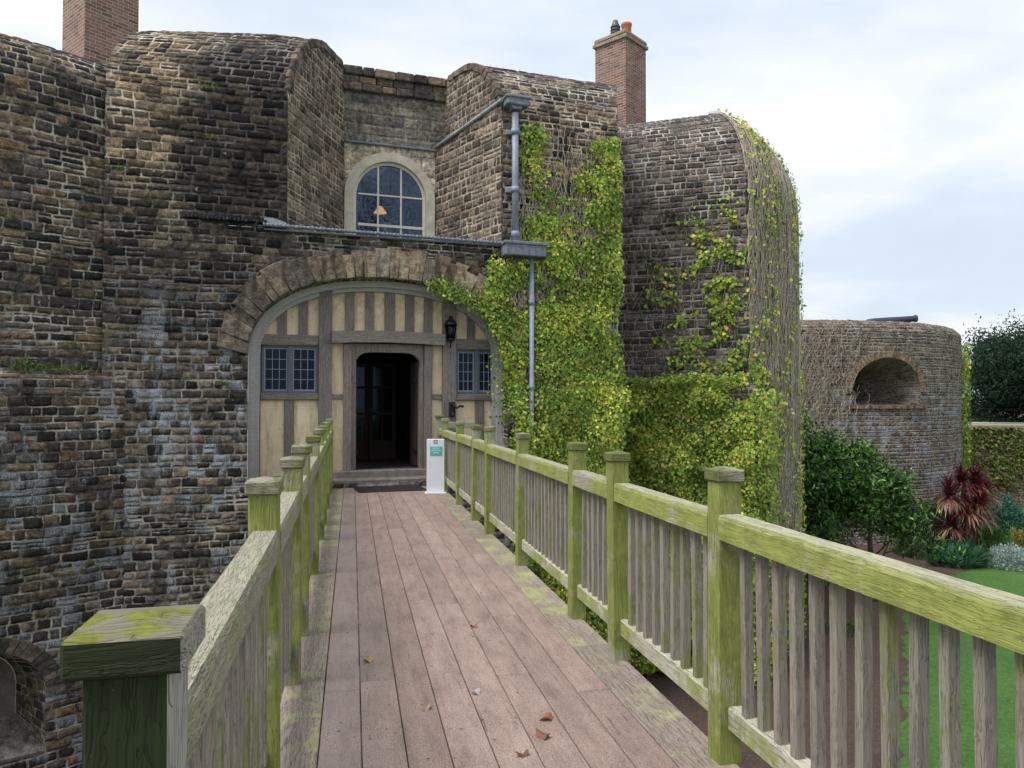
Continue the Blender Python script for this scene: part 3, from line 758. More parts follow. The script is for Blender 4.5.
# left bay
stud(-2.27, -2.13, .1, 2.66); beam(-2.22, -1.09, 2.66, 2.86, .39); beam(-2.14, -1.09, 1.64, 1.765, .40); beam(-2.14, -1.09, .08, .21, .41)
stud(-1.71, -1.53, .2, 1.645); panel(-2.14, -1.70, .2, 1.65); panel(-1.54, -1.08, .2, 1.65)
for a, c in ((-1.84, -1.67), (-1.46, -1.29)): stud(a, c, 2.85)
for a, c in ((-2.24, -1.83), (-1.68, -1.45), (-1.30, -1.08)): panel(a, c, 2.85)
# main posts, lintel
stud(-1.09, -.845, .08, None, .37, 'main_post'); stud(1.32, 1.595, .08, None, .37, 'main_post')
lt = MB(); n = 10
up = [(-.86+2.20*i/n, 2.945+.035*math.sin(math.pi*i/n)) for i in range(n+1)]; lo = [(-.86+2.20*i/n, 2.72+.035*math.sin(math.pi*i/n)) for i in range(n+1)]
lt.band(up, lo, .27, .57); lt.build('door_lintel', M['timberh'], castle)
for a, c in ((-.60, -.425), (-.215, -.04), (.165, .37), (.57, .75), (.95, 1.12)): stud(a, c, 2.95)
for a, c in ((-.85, -.59), (-.43, -.21), (-.045, .17), (.365, .575), (.745, .955), (1.115, 1.33)): panel(a, c, 2.95)
# door side strips
for a, c in ((-.85, -.62), (1.10, 1.33)):
    panel(a, c, 1.75, 2.74); panel(a, c, .2, 1.66); beam(a, c, 1.65, 1.76, .42); beam(a, c, .08, .21, .42)
# door frame
for a, c in ((-.63, -.47), (.94, 1.10)): stud(a, c, .08, 2.72, .36, 'door_frame')
df = MB(); df.box(-.47, -.385, .42, .60, .08, 2.6, .01); df.box(.855, .94, .42, .60, .08, 2.6, .01)
lowr = [(-.385+1.24*i/24, 2.42+.15*(1-abs(2*i/24-1)**7)) for i in range(25)]
df.band([(x, 2.73) for x, _ in lowr], lowr, .42, .60); df.box(-.47, -.385, .425, .60, 2.3, 2.73, .005); df.box(.855, .94, .425, .60, 2.3, 2.73, .005)
df.build('door_frame', M['timber'], castle)
# right bay
beam(1.595, 2.50, 2.66, 2.88, .39); beam(1.595, 2.46, 1.63, 1.765, .40); beam(1.595, 2.46, .08, .21, .41); stud(2.01, 2.20, .2, 1.64)
panel(1.59, 2.015, .2, 1.64); panel(2.195, 2.47, .2, 1.64); stud(1.84, 2.0, 2.87); panel(1.59, 1.845, 2.87); panel(1.995, 2.44, 2.87)
stud(2.36, 2.50, .1, 1.64)
# leaded windows
def leaded(u0, u1, h0, h1):
    fr = MB(); y0, y1 = .44, .54; mid = (u0+u1)/2
    fr.box(u0, u0+.045, y0, y1, h0, h1, .006); fr.box(u1-.045, u1, y0, y1, h0, h1, .006)
    fr.box(mid-.045, mid+.045, y0-.015, y1, h0, h1, .006)
    fr.box(u0, u1, y0+.002, y1, h0, h0+.045, .006); fr.box(u0, u1, y0+.002, y1, h1-.045, h1, .006)
    w = fr.build('leaded_window', M['bluefr'], castle)
    for a, c in ((u0+.045, mid-.045), (mid+.045, u1-.045)):
        cs = MB()
        cs.box(a, a+.025, y0+.02, y1-.02, h0+.045, h1-.045, .003); cs.box(c-.025, c, y0+.02, y1-.02, h0+.045, h1-.045, .003)
        cs.box(a, c, y0+.022, y1-.022, h0+.045, h0+.07, .003); cs.box(a, c, y0+.022, y1-.022, h1-.07, h1-.045, .003)
        a2, c2, l2, t2 = a+.025, c-.025, h0+.07, h1-.07
        for i in (1, 2): x = a2+(c2-a2)*i/3; cs.box(x-.006, x+.006, y0+.035, y0+.055, l2, t2, .002)
        for i in (1, 2, 3): z = l2+(t2-l2)*i/4; cs.box(a2, c2, y0+.036, y0+.054, z-.006, z+.006, .002)
        cs.build('casement', M['leadcame'], w)
        gp = MB()
        for i in range(3):
            for j in range(4):   # every quarry tilts a little
                x0, x1 = a2+(c2-a2)*i/3, a2+(c2-a2)*(i+1)/3; z0, z1 = l2+(t2-l2)*j/4, l2+(t2-l2)*(j+1)/4
                t = [random.uniform(-.003, .003) for _ in range(4)]
                gp.poly([(x0, y0+.045+t[0], z0), (x1, y0+.045+t[1], z0), (x1, y0+.045+t[2], z1), (x0, y0+.045+t[3], z1)])
        gp.build('pane', M['glassdim'], w)
leaded(-2.12, -1.095, 1.765, 2.66); leaded(1.60, 2.47, 1.765, 2.66)
# dark rooms behind and entrance passage
def roombox(name, x0, x1, y0, y1, z0, z1, mat, floor=None):
    b = MB()
    b.poly([(x0,y0,z0),(x0,y1,z0),(x0,y1,z1),(x0,y0,z1)]); b.poly([(x1,y0,z0),(x1,y0,z1),(x1,y1,z1),(x1,y1,z0)])
    b.poly([(x0,y1,z0),(x1,y1,z0),(x1,y1,z1),(x0,y1,z1)]); b.poly([(x0,y0,z1),(x0,y1,z1),(x1,y1,z1),(x1,y0,z1)])
    b.poly([(x0,y0,z0),(x1,y0,z0),(x1,y1,z0),(x0,y1,z0)])
    return b.build(name, mat, castle)
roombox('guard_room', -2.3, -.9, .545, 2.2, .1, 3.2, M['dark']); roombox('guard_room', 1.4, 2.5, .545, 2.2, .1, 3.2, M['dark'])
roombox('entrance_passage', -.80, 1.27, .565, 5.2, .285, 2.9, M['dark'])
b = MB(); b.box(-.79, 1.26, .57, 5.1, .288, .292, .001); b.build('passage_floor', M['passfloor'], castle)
# outer door leaves folded back into the passage
for s, uu in ((1, -.42), (-1, .89)):
    b = MB(); x0, x1 = (uu, uu+.07) if s > 0 else (uu-.07, uu)
    b.box(x0, x1, .62, 1.22, .31, 2.4, .01)
    for k in range(1, 4): b.box(x0-.0, x1+.0, .62+k*.15-.004, .62+k*.15+.004, .33, 2.38, .001)
    dl = b.build('door_leaf', M['doorwood'], castle)
    h = MB()
    for z in (.62, 2.05):
        h = MB(); h.box(x1-.01 if s > 0 else x0-.03, x1+.03 if s > 0 else x0+.01, .6, .72, z-.05, z+.05, .008); h.build('hinge', M['black'], dl)
# inner glazed doors
for c0 in (-.39, .235):
    b = MB(); b.box(c0, c0+.09, 3.0, 3.06, .3, 2.5, .006); b.box(c0+.53, c0+.61, 3.0, 3.06, .3, 2.5, .006)
    for z0, z1 in ((.3, .72), (1.30, 1.36), (1.9, 1.96), (2.4, 2.5)): b.box(c0+.085, c0+.535, 3.002, 3.058, z0, z1, .004)
    b.box(c0+.295, c0+.325, 3.004, 3.056, .7, 2.42, .003)
    d = b.build('inner_door', M['doorwood'], castle)
    b = MB(); b.box(c0+.08, c0+.54, 3.025, 3.032, .7, 2.42, .001); b.build('pane', M['glassdim'], d)
# thresholds and steps
b = MB(); b.box(-.86, 1.34, .33, .80, .05, .285, .02, None, .004); b.box(-.95, 1.40, .06, .42, .02, .15, .025, None, .006); b.build('door_step', M['step'], castle)
for a, c in ((-2.35, -.9), (1.3, 2.5)): b = MB(); b.box(a, c, .32, .6, -.2, .085, .01); b.build('sill_wall', M['step'], castle)

# ---- left lobe
Lc = np.array(w2f(-4.145, 13.83))
def wdir(deg): d = (math.sin(R(deg)), math.cos(R(deg))); return np.array([d[0]*FR[0]+d[1]*FR[1], d[0]*FN[0]+d[1]*FN[1]])
p = np.array([-4.70, .06]); pts = [p+wdir(53)*1.6, p]
for deg, L in ((53, .5), (57, .5), (62, .6), (68, .7), (75, .8), (84, .9), (90, 1), (102, 1.2), (114, 1.5)):
    p = p-wdir(deg)*L; pts.append(p)
pts = pts[::-1]
def miters(pts):
    pts = [np.array(q, float) for q in pts]; ms = []
    for i in range(len(pts)):
        ns = []
        if i > 0: d = pts[i]-pts[i-1]; d /= np.linalg.norm(d); ns.append(np.array([-d[1], d[0]]))
        if i < len(pts)-1: d = pts[i+1]-pts[i]; d /= np.linalg.norm(d); ns.append(np.array([-d[1], d[0]]))
        m = ns[0] if len(ns) == 1 else (ns[0]+ns[1])/(1+ns[0].dot(ns[1]))
        ms.append(tuple(m))
    return ms
ll = sum(math.dist(a, c) for a, c in zip(pts[:-1], pts[1:]))
cs = ll-1.6     # arc length at the inner corner
port = Hole(cs-1.66, .84, -3.0, .80, -3.9, 2.0)
wall('side_wall', [tuple(q) for q in pts], miters(pts), [(-.24, BASE), (-.24, 1.98), (0.0, 2.10), (0, 6.75)]+[(.95*(1-math.cos(w)), 6.75+.95*math.sin(w)) for w in [math.pi/2*i/8 for i in range(1, 9)]]+[(1.6, 7.75)], M['lobe'], castle, s0=0, hole=port, fade=(0, 0), hfade=(0, 0))
# recess of the low gun port
PA_, PS_ = sub_poly([(*q, *m) for q, m in zip(pts, miters(pts))], .1)
def lobemap(s, h, d):
    v = [np.interp(s, PS_, PA_[:, k]) for k in range(4)]; return (v[0]+v[2]*(d-.24), v[1]+v[3]*(d-.24), h)
reveal('gun_port', port, lobemap, .9, M['lobe'], castle, shrink=.3)
b = MB(); oo = port.outline(16); q = [lobemap(port.c+(s-port.c)*.69, port.hs+(h-port.hs)*.69, .89) for s, h in oo]; b.poly(q); b.build('gun_port_back', M['step'], castle)
b = MB(); a0, a1 = port.c-.84, port.c+.84
b.col = (.20, .18, .16); b.poly([lobemap(a0, -3.88, -.02), lobemap(a1, -3.88, -.02), lobemap(port.c+.6, -3.5, .88), lobemap(port.c-.6, -3.5, .88)]); b.build('gun_port_sill', M['voussoir'], castle)
# arch stones of the gun port
b = MB(); oo = port.outline(26)[1:-1]
for i in range(0, 26, 1):
    (s0_, h0), (s1_, h1) = oo[i], oo[i+1]
    f = 1+.28/.9; b.col = random.choice([(.12,.10,.085),(.16,.13,.10),(.08,.07,.06),(.19,.16,.13)])
    def ex(s, h): return port.c+(s-port.c)*f, port.hs+(h-port.hs)*f
    A = [(s0_, h0), (s1_, h1), ex(s1_, h1), ex(s0_, h0)]; fr_ = [lobemap(s, h, -.04) for s, h in A]; bk = [lobemap(s, h, .06) for s, h in A]
    cc = np.mean(fr_, 0); fr2 = [tuple(cc+(np.array(x)-cc)*.88) for x in fr_]
    b.poly(fr2)
    for k in range(4): j = (k+1) % 4; b.poly([bk[k], fr2[k], fr2[j], bk[j]])
b.build('gun_port_arch', M['voussoir'], castle)

# ---- right lobe
cr = [(2.2, 19.0), (5.6, 17.8), (6.3, 18.3), (6.95, 18.95), (7.45, 19.7), (7.80, 20.6), (8.03, 21.6), (8.1, 22.7), (8.0, 23.9), (7.6, 25.5)]
rp = [c2f(*q) for q in cr]; rm = miters(rp)
tops = [c2f(*q) for q in ((5.15, 20.75), (5.2, 21.0), (5.3, 21.4), (5.4, 22.0), (5.55, 22.6), (5.65, 23.2), (5.6, 24.0), (5.4, 25))]
for i_, t_ in enumerate(tops): rm[i_+2] = ((t_[0]-rp[i_+2][0])/2.4, (t_[1]-rp[i_+2][1])/2.4)
rl = math.dist(rp[0], rp[1])
RPROF = [(0, 2.12), (0, 6.45)]+par(2.4, 2.9, 6.45)
wall('corner_wall', rp[:2], [rm[0], rm[1]], [(0, 2.12), (0, 6.45)]+par(2.4, 2.9, 6.45), M['right'], castle, res=.06, fade=(0, 1), hfade=(0, 0))
wall('corner_wall', rp[:2], [rm[0], rm[1]], [(-.45, BASE), (-.45, 1.9), (0, 2.12)], M['right'], castle, res=.07, fade=(0, 1), hfade=(0, 0))
wall('corner_wall', rp[1:], rm[1:], [(-.0, BASE), (0, 6.45)]+par(2.4, 2.9, 6.45), M['right'], castle, res=.07, s0=rl, fade=(1, 0), hfade=(0, 0))
# side of the gate front running back on the right, roofs
wall('side_wall', [(FRT, 0), (FRT+1.9, 4.0)], [(0, 0), (0, 0)], [(0, BASE), (0, 9.0)], M['front'], castle, res=.08, s0=60, htop=lambda V, T: BASE+(Hof(V[:, 1])-BASE)*(T-BASE)/(9.0-BASE), hfade=(0, 0))
b = MB(); b.poly([(-9, 2.6, 7.7), (-.42, 2.6, 7.7), (-.42, 9, 7.7), (-9, 9, 7.7)]); b.poly([(1.8, 2.6, 7.7), (9, 3, 7.7), (9, 11, 7.7), (1.8, 11, 7.7)]); b.poly([(-.42, 2.6, 7.7), (1.8, 2.6, 7.7), (1.8, 9, 7.7), (-.42, 9, 7.7)])
b.build('flat_roof', M['roofdeck'], castle)

# ---- chimneys
def chimney(cx, cy, side, z0, z1, rot, pots):
    V = []; F = []; uv = []
    s = side/2; c4 = [(-s, -s), (s, -s), (s, s), (-s, s)]
    for i in range(4):
        (a, b_), (c, d) = c4[i], c4[(i+1) % 4]; k = len(V)
        V += [(a, b_, z0), (c, d, z0), (c, d, z1), (a, b_, z1)]; uv += [(i*side, z0), ((i+1)*side, z0), ((i+1)*side, z1), (i*side, z1)]; F.append((k, k+1, k+2, k+3))
    me = np_mesh('brick_chimney', np.array(V, float), np.array(F), np.array(uv, float), np.ones(len(V)))
    o = link('brick_chimney', me, M['brick'], castle, (cx, cy, 0), (0, 0, rot))
    b = MB(); e = .06; b.box(-s-e, s+e, -s-e, s+e, z1, z1+.10, .015, None, .006); b.box(-s-e+.02, s+e-.02, -s-e+.02, s+e-.02, z1+.10, z1+.26, .05, None, .01); b.build('chimney_cap', M['capstone'], o)
    for kind, px, py in pots:
        b = MB()
        if kind == 'pot': b.lathe([(.16, z1+.2), (.165, z1+.25), (.15, z1+.3), (.14, z1+.66), (.16, z1+.70), (.16, z1+.76), (.12, z1+.76), (.12, z1+.6)], px, py, 18); b.build('chimney_pot', M['pot'], o)
        else:
            b.lathe([(.12, z1+.2), (.12, z1+.72), (.10, z1+.76), (.07, z1+.86), (.02, z1+.88)], px, py, 16)
            for k in range(5): b.lathe([(.14, z1+.28+k*.09), (.15, z1+.30+k*.09), (.14, z1+.32+k*.09)], px, py, 16)
            b.build('chimney_cowl', M['cowl'], o)
x, y = c2f(3.19, 21.8); chimney(x, y, 1.06, 6.0, 11.95, R(45)-FANG-YAW+R(3), [('cowl', -.10, .11), ('pot', .12, -.13)])
x, y = c2f(-9.1, 16.4); chimney(x, y, 1.12, 7.0, 12.4, R(52)-FANG-YAW, [('pot', -.2, 0), ('pot', .2, 0)])

# ------------------------------------------------------------------ BRIDGE
DX0, DX1, DY0, DY1 = -.31, 1.672, -2.6, 14.36
bridge = empty('wooden_footbridge', (0, 0, 0), 0, 'timber footbridge of long pinkish brown planks leading to the castle door', 'bridge')
xs = [-.145, .05, .25, .445, .64, .835, 1.03, 1.225, 1.41]
def board(x0, x1, y0, y1, mat, nm='deck_plank'):
    b = MB(); b.box(x0-(x0+x1)/2, x1-(x0+x1)/2, -(y1-y0)/2, (y1-y0)/2, -.05, 0, .004)
    b.build(nm, mat, bridge, ((x0+x1)/2, (y0+y1)/2, random.uniform(-.0015, .0015)))
for i in range(len(xs)-1):
    y = DY0; first = True
    while y < DY1:
        L = random.uniform(2.6, 4.4) if not first else random.uniform(1.2, 4); first = False
        y1 = min(y+L, DY1-.0)
        if DY1-y1 < .6: y1 = DY1
        board(xs[i]+.0025, xs[i+1]-.0025, y+.003, y1-.003, M['deck']); y = y1
for (x0, x1) in ((DX0-.06, xs[0]), (xs[-1], DX1)):
    y = DY0
    while y < DY1:
        y1 = min(y+random.uniform(3, 4.5), DY1)
        if DY1-y1 < .6: y1 = DY1
        board(x0+.003, x1-.003, y+.003, y1-.003, M['edgeboard'], 'edge_plank'); y = y1
for x in (-.15, .35, .9, 1.42):
    b = MB(); b.box(-.06, .06, DY0, DY1-.02, -.32, -.056, .01); b.build('bearer', M['baluster'], bridge, (x, 0, 0))
POSTY = [-.85, 1.16, 3.13, 4.49, 5.40, 7.25, 9.03, 10.10, 11.66, 13.55]
for y in POSTY:
    b = MB(); b.box(-.42, 1.70, -.07, .07, -.22, -.06, .01); b.build('cross_beam', M['baluster'], bridge, (0, y, 0))
for y in (4.49, 10.10):
    for x in (-.15, 1.42):
        b = MB(); b.box(-.12, .12, -.12, .12, -4.85, -.33, .01); b.build('trestle_post', M['baluster'], bridge, (x, y, 0))
    b = MB(); b.box(-.35, 1.62, -.10, .10, -.46, -.30, .01, Matrix.Translation((0, y, -.16))); b.build('trestle_beam', M['baluster'], bridge)
random.seed(11)
def railing(x, side, label):
    root = empty('bridge_railing', (x, 0, 0), .0062 if side < 0 else 0, label, 'railing')
    for i, y in enumerate(POSTY):
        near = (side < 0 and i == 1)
        top = 1.235+random.uniform(-.012, .012)
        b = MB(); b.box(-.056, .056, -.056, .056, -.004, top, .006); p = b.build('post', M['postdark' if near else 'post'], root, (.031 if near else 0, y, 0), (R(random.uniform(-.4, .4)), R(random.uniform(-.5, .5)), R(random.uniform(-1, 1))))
        cw_ = .077 if near else .067; b = MB(); b.box(-cw_, cw_, -cw_, cw_, 0, .055, .006)
        # low pyramid top
        n = len(b.v); z = .055; e = cw_-.007
        b.v += [(-e, -e, z-.002), (e, -e, z-.002), (e, e, z-.002), (-e, e, z-.002), (0, 0, z+.012)]
        for k in range(4): b.face((n+k, n+(k+1) % 4, n+4))
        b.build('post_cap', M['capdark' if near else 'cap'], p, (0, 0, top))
    for y0, y1 in list(zip(POSTY[:-1], POSTY[1:]))+[(POSTY[-1], 14.40)]:
        a, c = y0+.055, y1-(.055 if y1 < 14.3 else 0); L = c-a; m = (a+c)/2
        pr = [(-.052, .985), (.052, .985), (.052, 1.075), (.044, 1.095), (-.044, 1.095), (-.052, 1.075)]
        b = MB(); k = 6; n = len(b.v)
        for j in range(k+1):
            yy = -L/2+L*j/k
            for (px, pz) in pr: b.v.append((px, yy, pz-1.03+random.uniform(-.0015, .0015)))
        for j in range(k):
            for q in range(6): q2 = (q+1) % 6; b.face((n+j*6+q, n+j*6+q2, n+(j+1)*6+q2, n+(j+1)*6+q))
        b.face(range(n, n+6)); b.face(list(range(n+k*6, n+k*6+6))[::-1])
        b.build('handrail', M['railgrey' if side < 0 and y0 < 6 else 'rail'], root, (0, m, 1.03+random.uniform(-.006, .006)))
        b = MB(); b.box(-.036, .036, -L/2, L/2, -.052, .052, .008); b.build('bottom_rail', M['toerail'], root, (.022 if side > 0 else -.03, m, .205))
        cnt = max(1, int(round(L/.123))-1)
        if y0 < 0: continue
        for j in range(cnt):
            yy = a+L*(j+1)/(cnt+1)
            o = bpy.data.objects.new('baluster', BAL); COL.objects.link(o); o.parent = root
            o.location = (random.uniform(-.003, .003)+(.015 if side > 0 else 0), yy+random.uniform(-.005, .005), .62); o.rotation_euler = (R(random.uniform(-.5, .5)), R(random.uniform(-.5, .5)), R(random.uniform(-3, 3)))
    return root
bb = MB(); bb.box(-.021, .021, -.0195, .0195, -.372, .372, .003); BAL = bb.mesh('baluster'); BAL.materials.append(M['baluster'])
railing(-.312, -1, 'left hand wooden bridge railing starting with the dark mossy near post')
rr_ = railing(1.64, 1, 'right hand wooden bridge railing with bright green algae along its posts and top rail')
# short return rail beside the door
ret_ = empty('short_railing', (1.64, 14.25, 0), 0, 'short weathered rail stub beside the doorway at the far end of the right railing', 'railing')
b = MB(); b.box(-.08, .04, -.06, .06, 0, 1.30, .01); p = b.build('post', M['railgrey'], ret_); b = MB(); b.box(-.11, .07, -.09, .09, 0, .05, .01); b.build('post_cap', M['cap'], p, (0, 0, 1.30))
b = MB(); b.box(0, .62, -.05, .05, -.06, .06, .01); b.build('handrail', M['railgrey'], ret_, (.04, 0, 1.16)); b = MB(); b.box(0, .60, -.04, .04, -.05, .05, .01); b.build('bottom_rail', M['railgrey'], ret_, (.04, 0, .2))

# ------------------------------------------------------------------ things at the door
sg = empty('sign_totem', (0, 0, 0), 0, 'slim white freestanding visitor sign with a teal panel right of the doorway', 'sign')
sx, sy = cam2w((435.8-512)/750*13.2, 13.2); sg.location = (sx, sy, 0); sg.rotation_euler = (0, 0, R(-8))
b = MB(); b.box(-.155, .155, -.03, .03, .02, .95, .008); b.build('panel', M['white'], sg)
b = MB(); b.box(-.19, .19, -.10, .10, 0, .02, .004); b.build('foot', M['white'], sg)
b = MB(); b.box(-.095, .115, -.036, -.030, .66, .82, .002); lab = b.build('teal_panel', M['teal'], sg)
b = MB()
for k, w in enumerate((.13, .16, .10)): b.box(.01-w/2, .01+w/2, -.0385, -.0365, .785-k*.04, .797-k*.04, .001)
b.build('text_lines', M['white'], lab)
b = MB()
for dx in (-.025, .0, .025):
    for dz in (-.025, 0, .025):
        if (dx, dz) != (0, 0): b.box(dx-.010, dx+.010, -.0345, -.0305, .905+dz-.010, .905+dz+.010, .001)
b.build('emblem', M['greyprint'], sg)

lx, ly = f2w(1.46, .30)
lan = empty('wall_lantern', (lx, ly, 2.80), FANG, 'black iron lantern with glass panes on the timber post right of the door', 'lantern')
b = MB(); b.lathe([(.045, .02), (.10, .03), (.085, .07), (.14, .40)], 0, 0, 4); 
b = MB()
for k in range(6):
    a = math.pi*2*k/6; b.tube([(.075*math.cos(a), .075*math.sin(a), .06), (.12*math.cos(a), .12*math.sin(a), .33)], .009, 5)
b.lathe([(.02, 0), (.06, .02), (.085, .05), (.085, .065), (.02, .07)], 0, 0, 6)
b.build('cage', M['black'], lan)
b = MB(); b.lathe([(.135, .33), (.14, .35), (.09, .42), (.04, .45), (.035, .48), (.05, .49), (.015, .53)], 0, 0, 6); b.build('hood', M['black'], lan)
b = MB(); b.lathe([(.070, .065), (.112, .33)], 0, 0, 6); b.build('lantern_glass', M['glassdim'], lan)
b = MB(); b.tube([(0, .0, .0), (0, .02, -.08), (0, .10, -.12)], .014, 6); b.tube([(0, .10, -.05), (0, .10, -1.25)], .014, 6); b.tube([(0, 0, -.01), (0, 0, .02)], .03, 8); b.build('bracket', M['black'], lan)
bx, by = f2w(1.50, .24)
br = empty('iron_bracket', (bx, by, 1.42), FANG, 'black iron bracket fixed low on the post under the lantern', 'bracket')  # small iron bracket modelled for an unidentified black fitting, no boot scraper
b = MB(); b.tube([(0, .1, .12), (0, .0, .13), (.06, -.06, .06), (.12, -.04, .10), (.20, -.02, .09)], .025, 7); b.tube([(0, .1, .0), (-.02, 0, -.04), (0, -.05, -.12)], .022, 7); b.build('bent_arm', M['black'], br)
b = MB(); b.box(-.06, .06, .08, .13, -.12, .18, .01); b.build('back_plate', M['black'], br)

mt = MB(); mt.box(-.62, .62, -.45, .45, 0, .012, .003)
for i in range(31): mt.box(-.60+i*.04-.004, -.60+i*.04+.004, -.44, .44, .010, .020, .001)
for j in range(20): mt.box(-.61, .61, -.43+j*.045-.004, -.43+j*.045+.004, .011, .018, .001)
mx, my = f2w(.12, -.42)
tag(mt.build('door_mat', M['matt'], None, (mx, my, .004), (0, 0, FANG)), 'dark ribbed door mat lying at the foot of the stone step', 'door mat')

# hanging lamp and urn inside the upper window
g = G('lit_shade'); e = g.n('Emission', {'Color': (1.0, .42, .12, 1), 'Strength': 1.6}); g.t.links.new(e.outputs[0], g.out.inputs[0]); M['lit'] = g.m
wx, wy = f2w(.50, BV+.9); lp = empty('hanging_lamp', (wx, wy, 0), 0, 'small orange lit lamp shade hanging behind the arched upper window', 'lamp')
b = MB(); b.lathe([(.15, 6.00), (.04, 6.15), (.02, 6.16)], 0, 0, 18); b.build('lamp_shade', M['lit'], lp); b = MB(); b.tube([(0, 0, 6.17), (0, 0, 7.28)], .008, 5); b.build('cord', M['black'], lp)
wx, wy = f2w(.60, BV+.42); b = MB(); b.lathe([(.26, 4.80), (.27, 5.05), (.22, 5.20), (.12, 5.32), (.10, 5.42), (.13, 5.55), (.12, 5.62), (.09, 5.66)], 0, 0, 20)
tag(b.build('plaster_urn', M['plasterwhite'], None, (wx, wy, 0)), 'pale bell shaped urn standing inside the arched upper window', 'urn')

# ------------------------------------------------------------------ far bastion
TD, TR, TC = 46, 10, R(18.4)
tcx, tcz = TD*math.sin(TC), TD*math.cos(TC); twx, twy = cam2w(tcx, tcz)
bast = empty('round_bastion', (twx, twy, 0), 0, 'far round stone bastion with a deep arched gun embrasure beyond the shrubs', 'bastion')
toc = math.atan2(-twx, -twy)   # world bearing from tower centre to the camera
TTOP = 5.35
def tmap(s, h, d=0):
    a = toc - s/TR; r = TR-d
    return (r*math.sin(a), r*math.cos(a), h)
k = 60; arcs = [R(-75)+R(225)*i/k for i in range(k+1)]
tp = [(TR*math.sin(toc-a), TR*math.cos(toc-a)) for a in arcs]; tm = [(-x/TR, -y/TR) for x, y in tp]
emb = Hole(TR*(R(31.9)+R(75))+.25, 1.85, 2.05, 1.55, 1.42, 2.0)
arc_l = sum(math.dist(a, c) for a, c in zip(tp[:-1], tp[1:])); 
ter = wall('bastion_wall', tp, tm, [(0, BASE), (0, TTOP-.5)]+[(.7*(1-math.cos(w)), TTOP-.5+.5*math.sin(w)) for w in [math.pi/2*i/6 for i in range(1, 7)]]+[(1.6, TTOP+.02)], M['tower'], bast, res=.11, hole=emb, fade=(0, 0), hfade=(0, 0))
def tm2(s, h, d): return tmap(s-TR*R(75), h, d)
reveal('embrasure', emb, tm2, 3.6, M['tower'], bast, shrink=.55, res=.3)
b = MB(); b.poly([tm2(emb.c+(s-emb.c)*.45, emb.hs+(h-emb.hs)*.45, 3.58) for s, h in emb.outline(16)]); b.build('embrasure_back', M['dark'], bast)
b = MB(); oo = emb.outline(34)[1:-1]
for i in range(34):
    (s0_, h0), (s1_, h1) = oo[i], oo[i+1]; b.col = random.choice([(.26,.18,.11),(.32,.23,.14),(.2,.14,.1),(.28,.2,.14)])
    def ex(s, h, f=1.22): return emb.c+(s-emb.c)*f, emb.hs+(h-emb.hs)*f
    A = [(s0_, h0), (s1_, h1), ex(s1_, h1), ex(s0_, h0)]; fr_ = [tm2(s, h, -.05) for s, h in A]; bk = [tm2(s, h, .1) for s, h in A]
    cc = np.mean(fr_, 0); fr2 = [tuple(cc+(np.array(x)-cc)*.86) for x in fr_]; b.poly(fr2)
    for q in range(4): j = (q+1) % 4; b.poly([bk[q], fr2[q], fr2[j], bk[j]])
b.build('embrasure_arch', M['voussoir'], bast)
b = MB(); n = 30; ring = [(8.6*math.cos(2*math.pi*i/n), 8.6*math.sin(2*math.pi*i/n), TTOP-.02) for i in range(n)]; b.poly(ring); b.build('bastion_roof', M['roofdeck'], bast)
bi = empty('bare_creeper', (twx, twy, 0), 0, 'pale twiggy creeper over the left side of the far bastion', 'creeper')
W = []
for i in range(480):
    s = TR*R(75)+abs(random.gauss(0, 1.6))-.2+4.2*0; s = TR*(R(9))+TR*R(75)+random.gauss(.2, 1.0); h = random.uniform(-3, 4.2); pts = []
    if random.random() < .5: s += random.uniform(-.5, 1.2)
    for k in range(random.randint(8, 26)):
        pts.append(tm2(s, h, -.06-.12*random.random())); s += random.uniform(-.12, .12); h += random.uniform(.04, .14)
        if h > TTOP-.1: break
    if len(pts) > 3: W.append(pts)
TWALK = W
b = MB()
for i in range(24):
    s0_ = emb.c-2.1+i*.18; P8 = [tm2(s0_, 1.30, -.10), tm2(s0_+.17, 1.30, -.10), tm2(s0_+.17, 1.43, -.10), tm2(s0_, 1.43, -.10)]; Q8 = [tm2(s0_, 1.30, .3), tm2(s0_+.17, 1.30, .3), tm2(s0_+.17, 1.43, .3), tm2(s0_, 1.43, .3)]
    b.col = random.choice([(.26,.17,.12),(.22,.15,.11)]); b.poly(P8)
    for q in range(4): j = (q+1) % 4; b.poly([Q8[q], P8[q], P8[j], Q8[j]])
b.build('embrasure_sill', M['voussoir'], bast)
te = empty('ivy_edge', (twx, twy, 0), 0, 'narrow strip of green ivy clinging to the right edge of the far bastion', 'ivy')
n = 2600; S_ = TR*R(75)+TR*R(31.9)+TR*R(44)+rng.uniform(0, 2.5, n); H = rng.uniform(-4.5, 4.6, n); P = np.array([tm2(a_, h_, -random.random()*.3) for a_, h_ in zip(S_, H)])
Nr = P*np.array([[1, 1, 0]])/TR
TE = (P, Nr, te)
# cannon on its roof
wx, wy = cam2w((897-512)/750*37.0, 37.0)
can = empty('cannon', (wx, wy, TTOP), R(-12)+R(0), 'dark blue black cannon barrel poking over the top of the far bastion', 'cannon')
b = MB(); n = 14
prof = [(.0, -1.6), (.12, -1.55), (.2, -1.4), (.22, -1.1), (.20, -.4), (.17, .2), (.15, .8), (.15, .86), (.18, .93), (.18, 1.0), (.10, 1.0)]
ppts = [(x, 0, .28+.10*x/1.0) for _, x in prof]; b.tube(ppts, [r for r, _ in prof], 16); b.build('barrel', M['cannon'], can)
b = MB(); b.tube([(.99, 0, .379), (1.015, 0, .382)], [.165, .15], 16); b.build('muzzle_face', M['cannonred'], can)
b = MB(); b.box(-1.5, -.2, -.3, .3, -.02, .14, .03); b.build('carriage', M['cannon'], can)

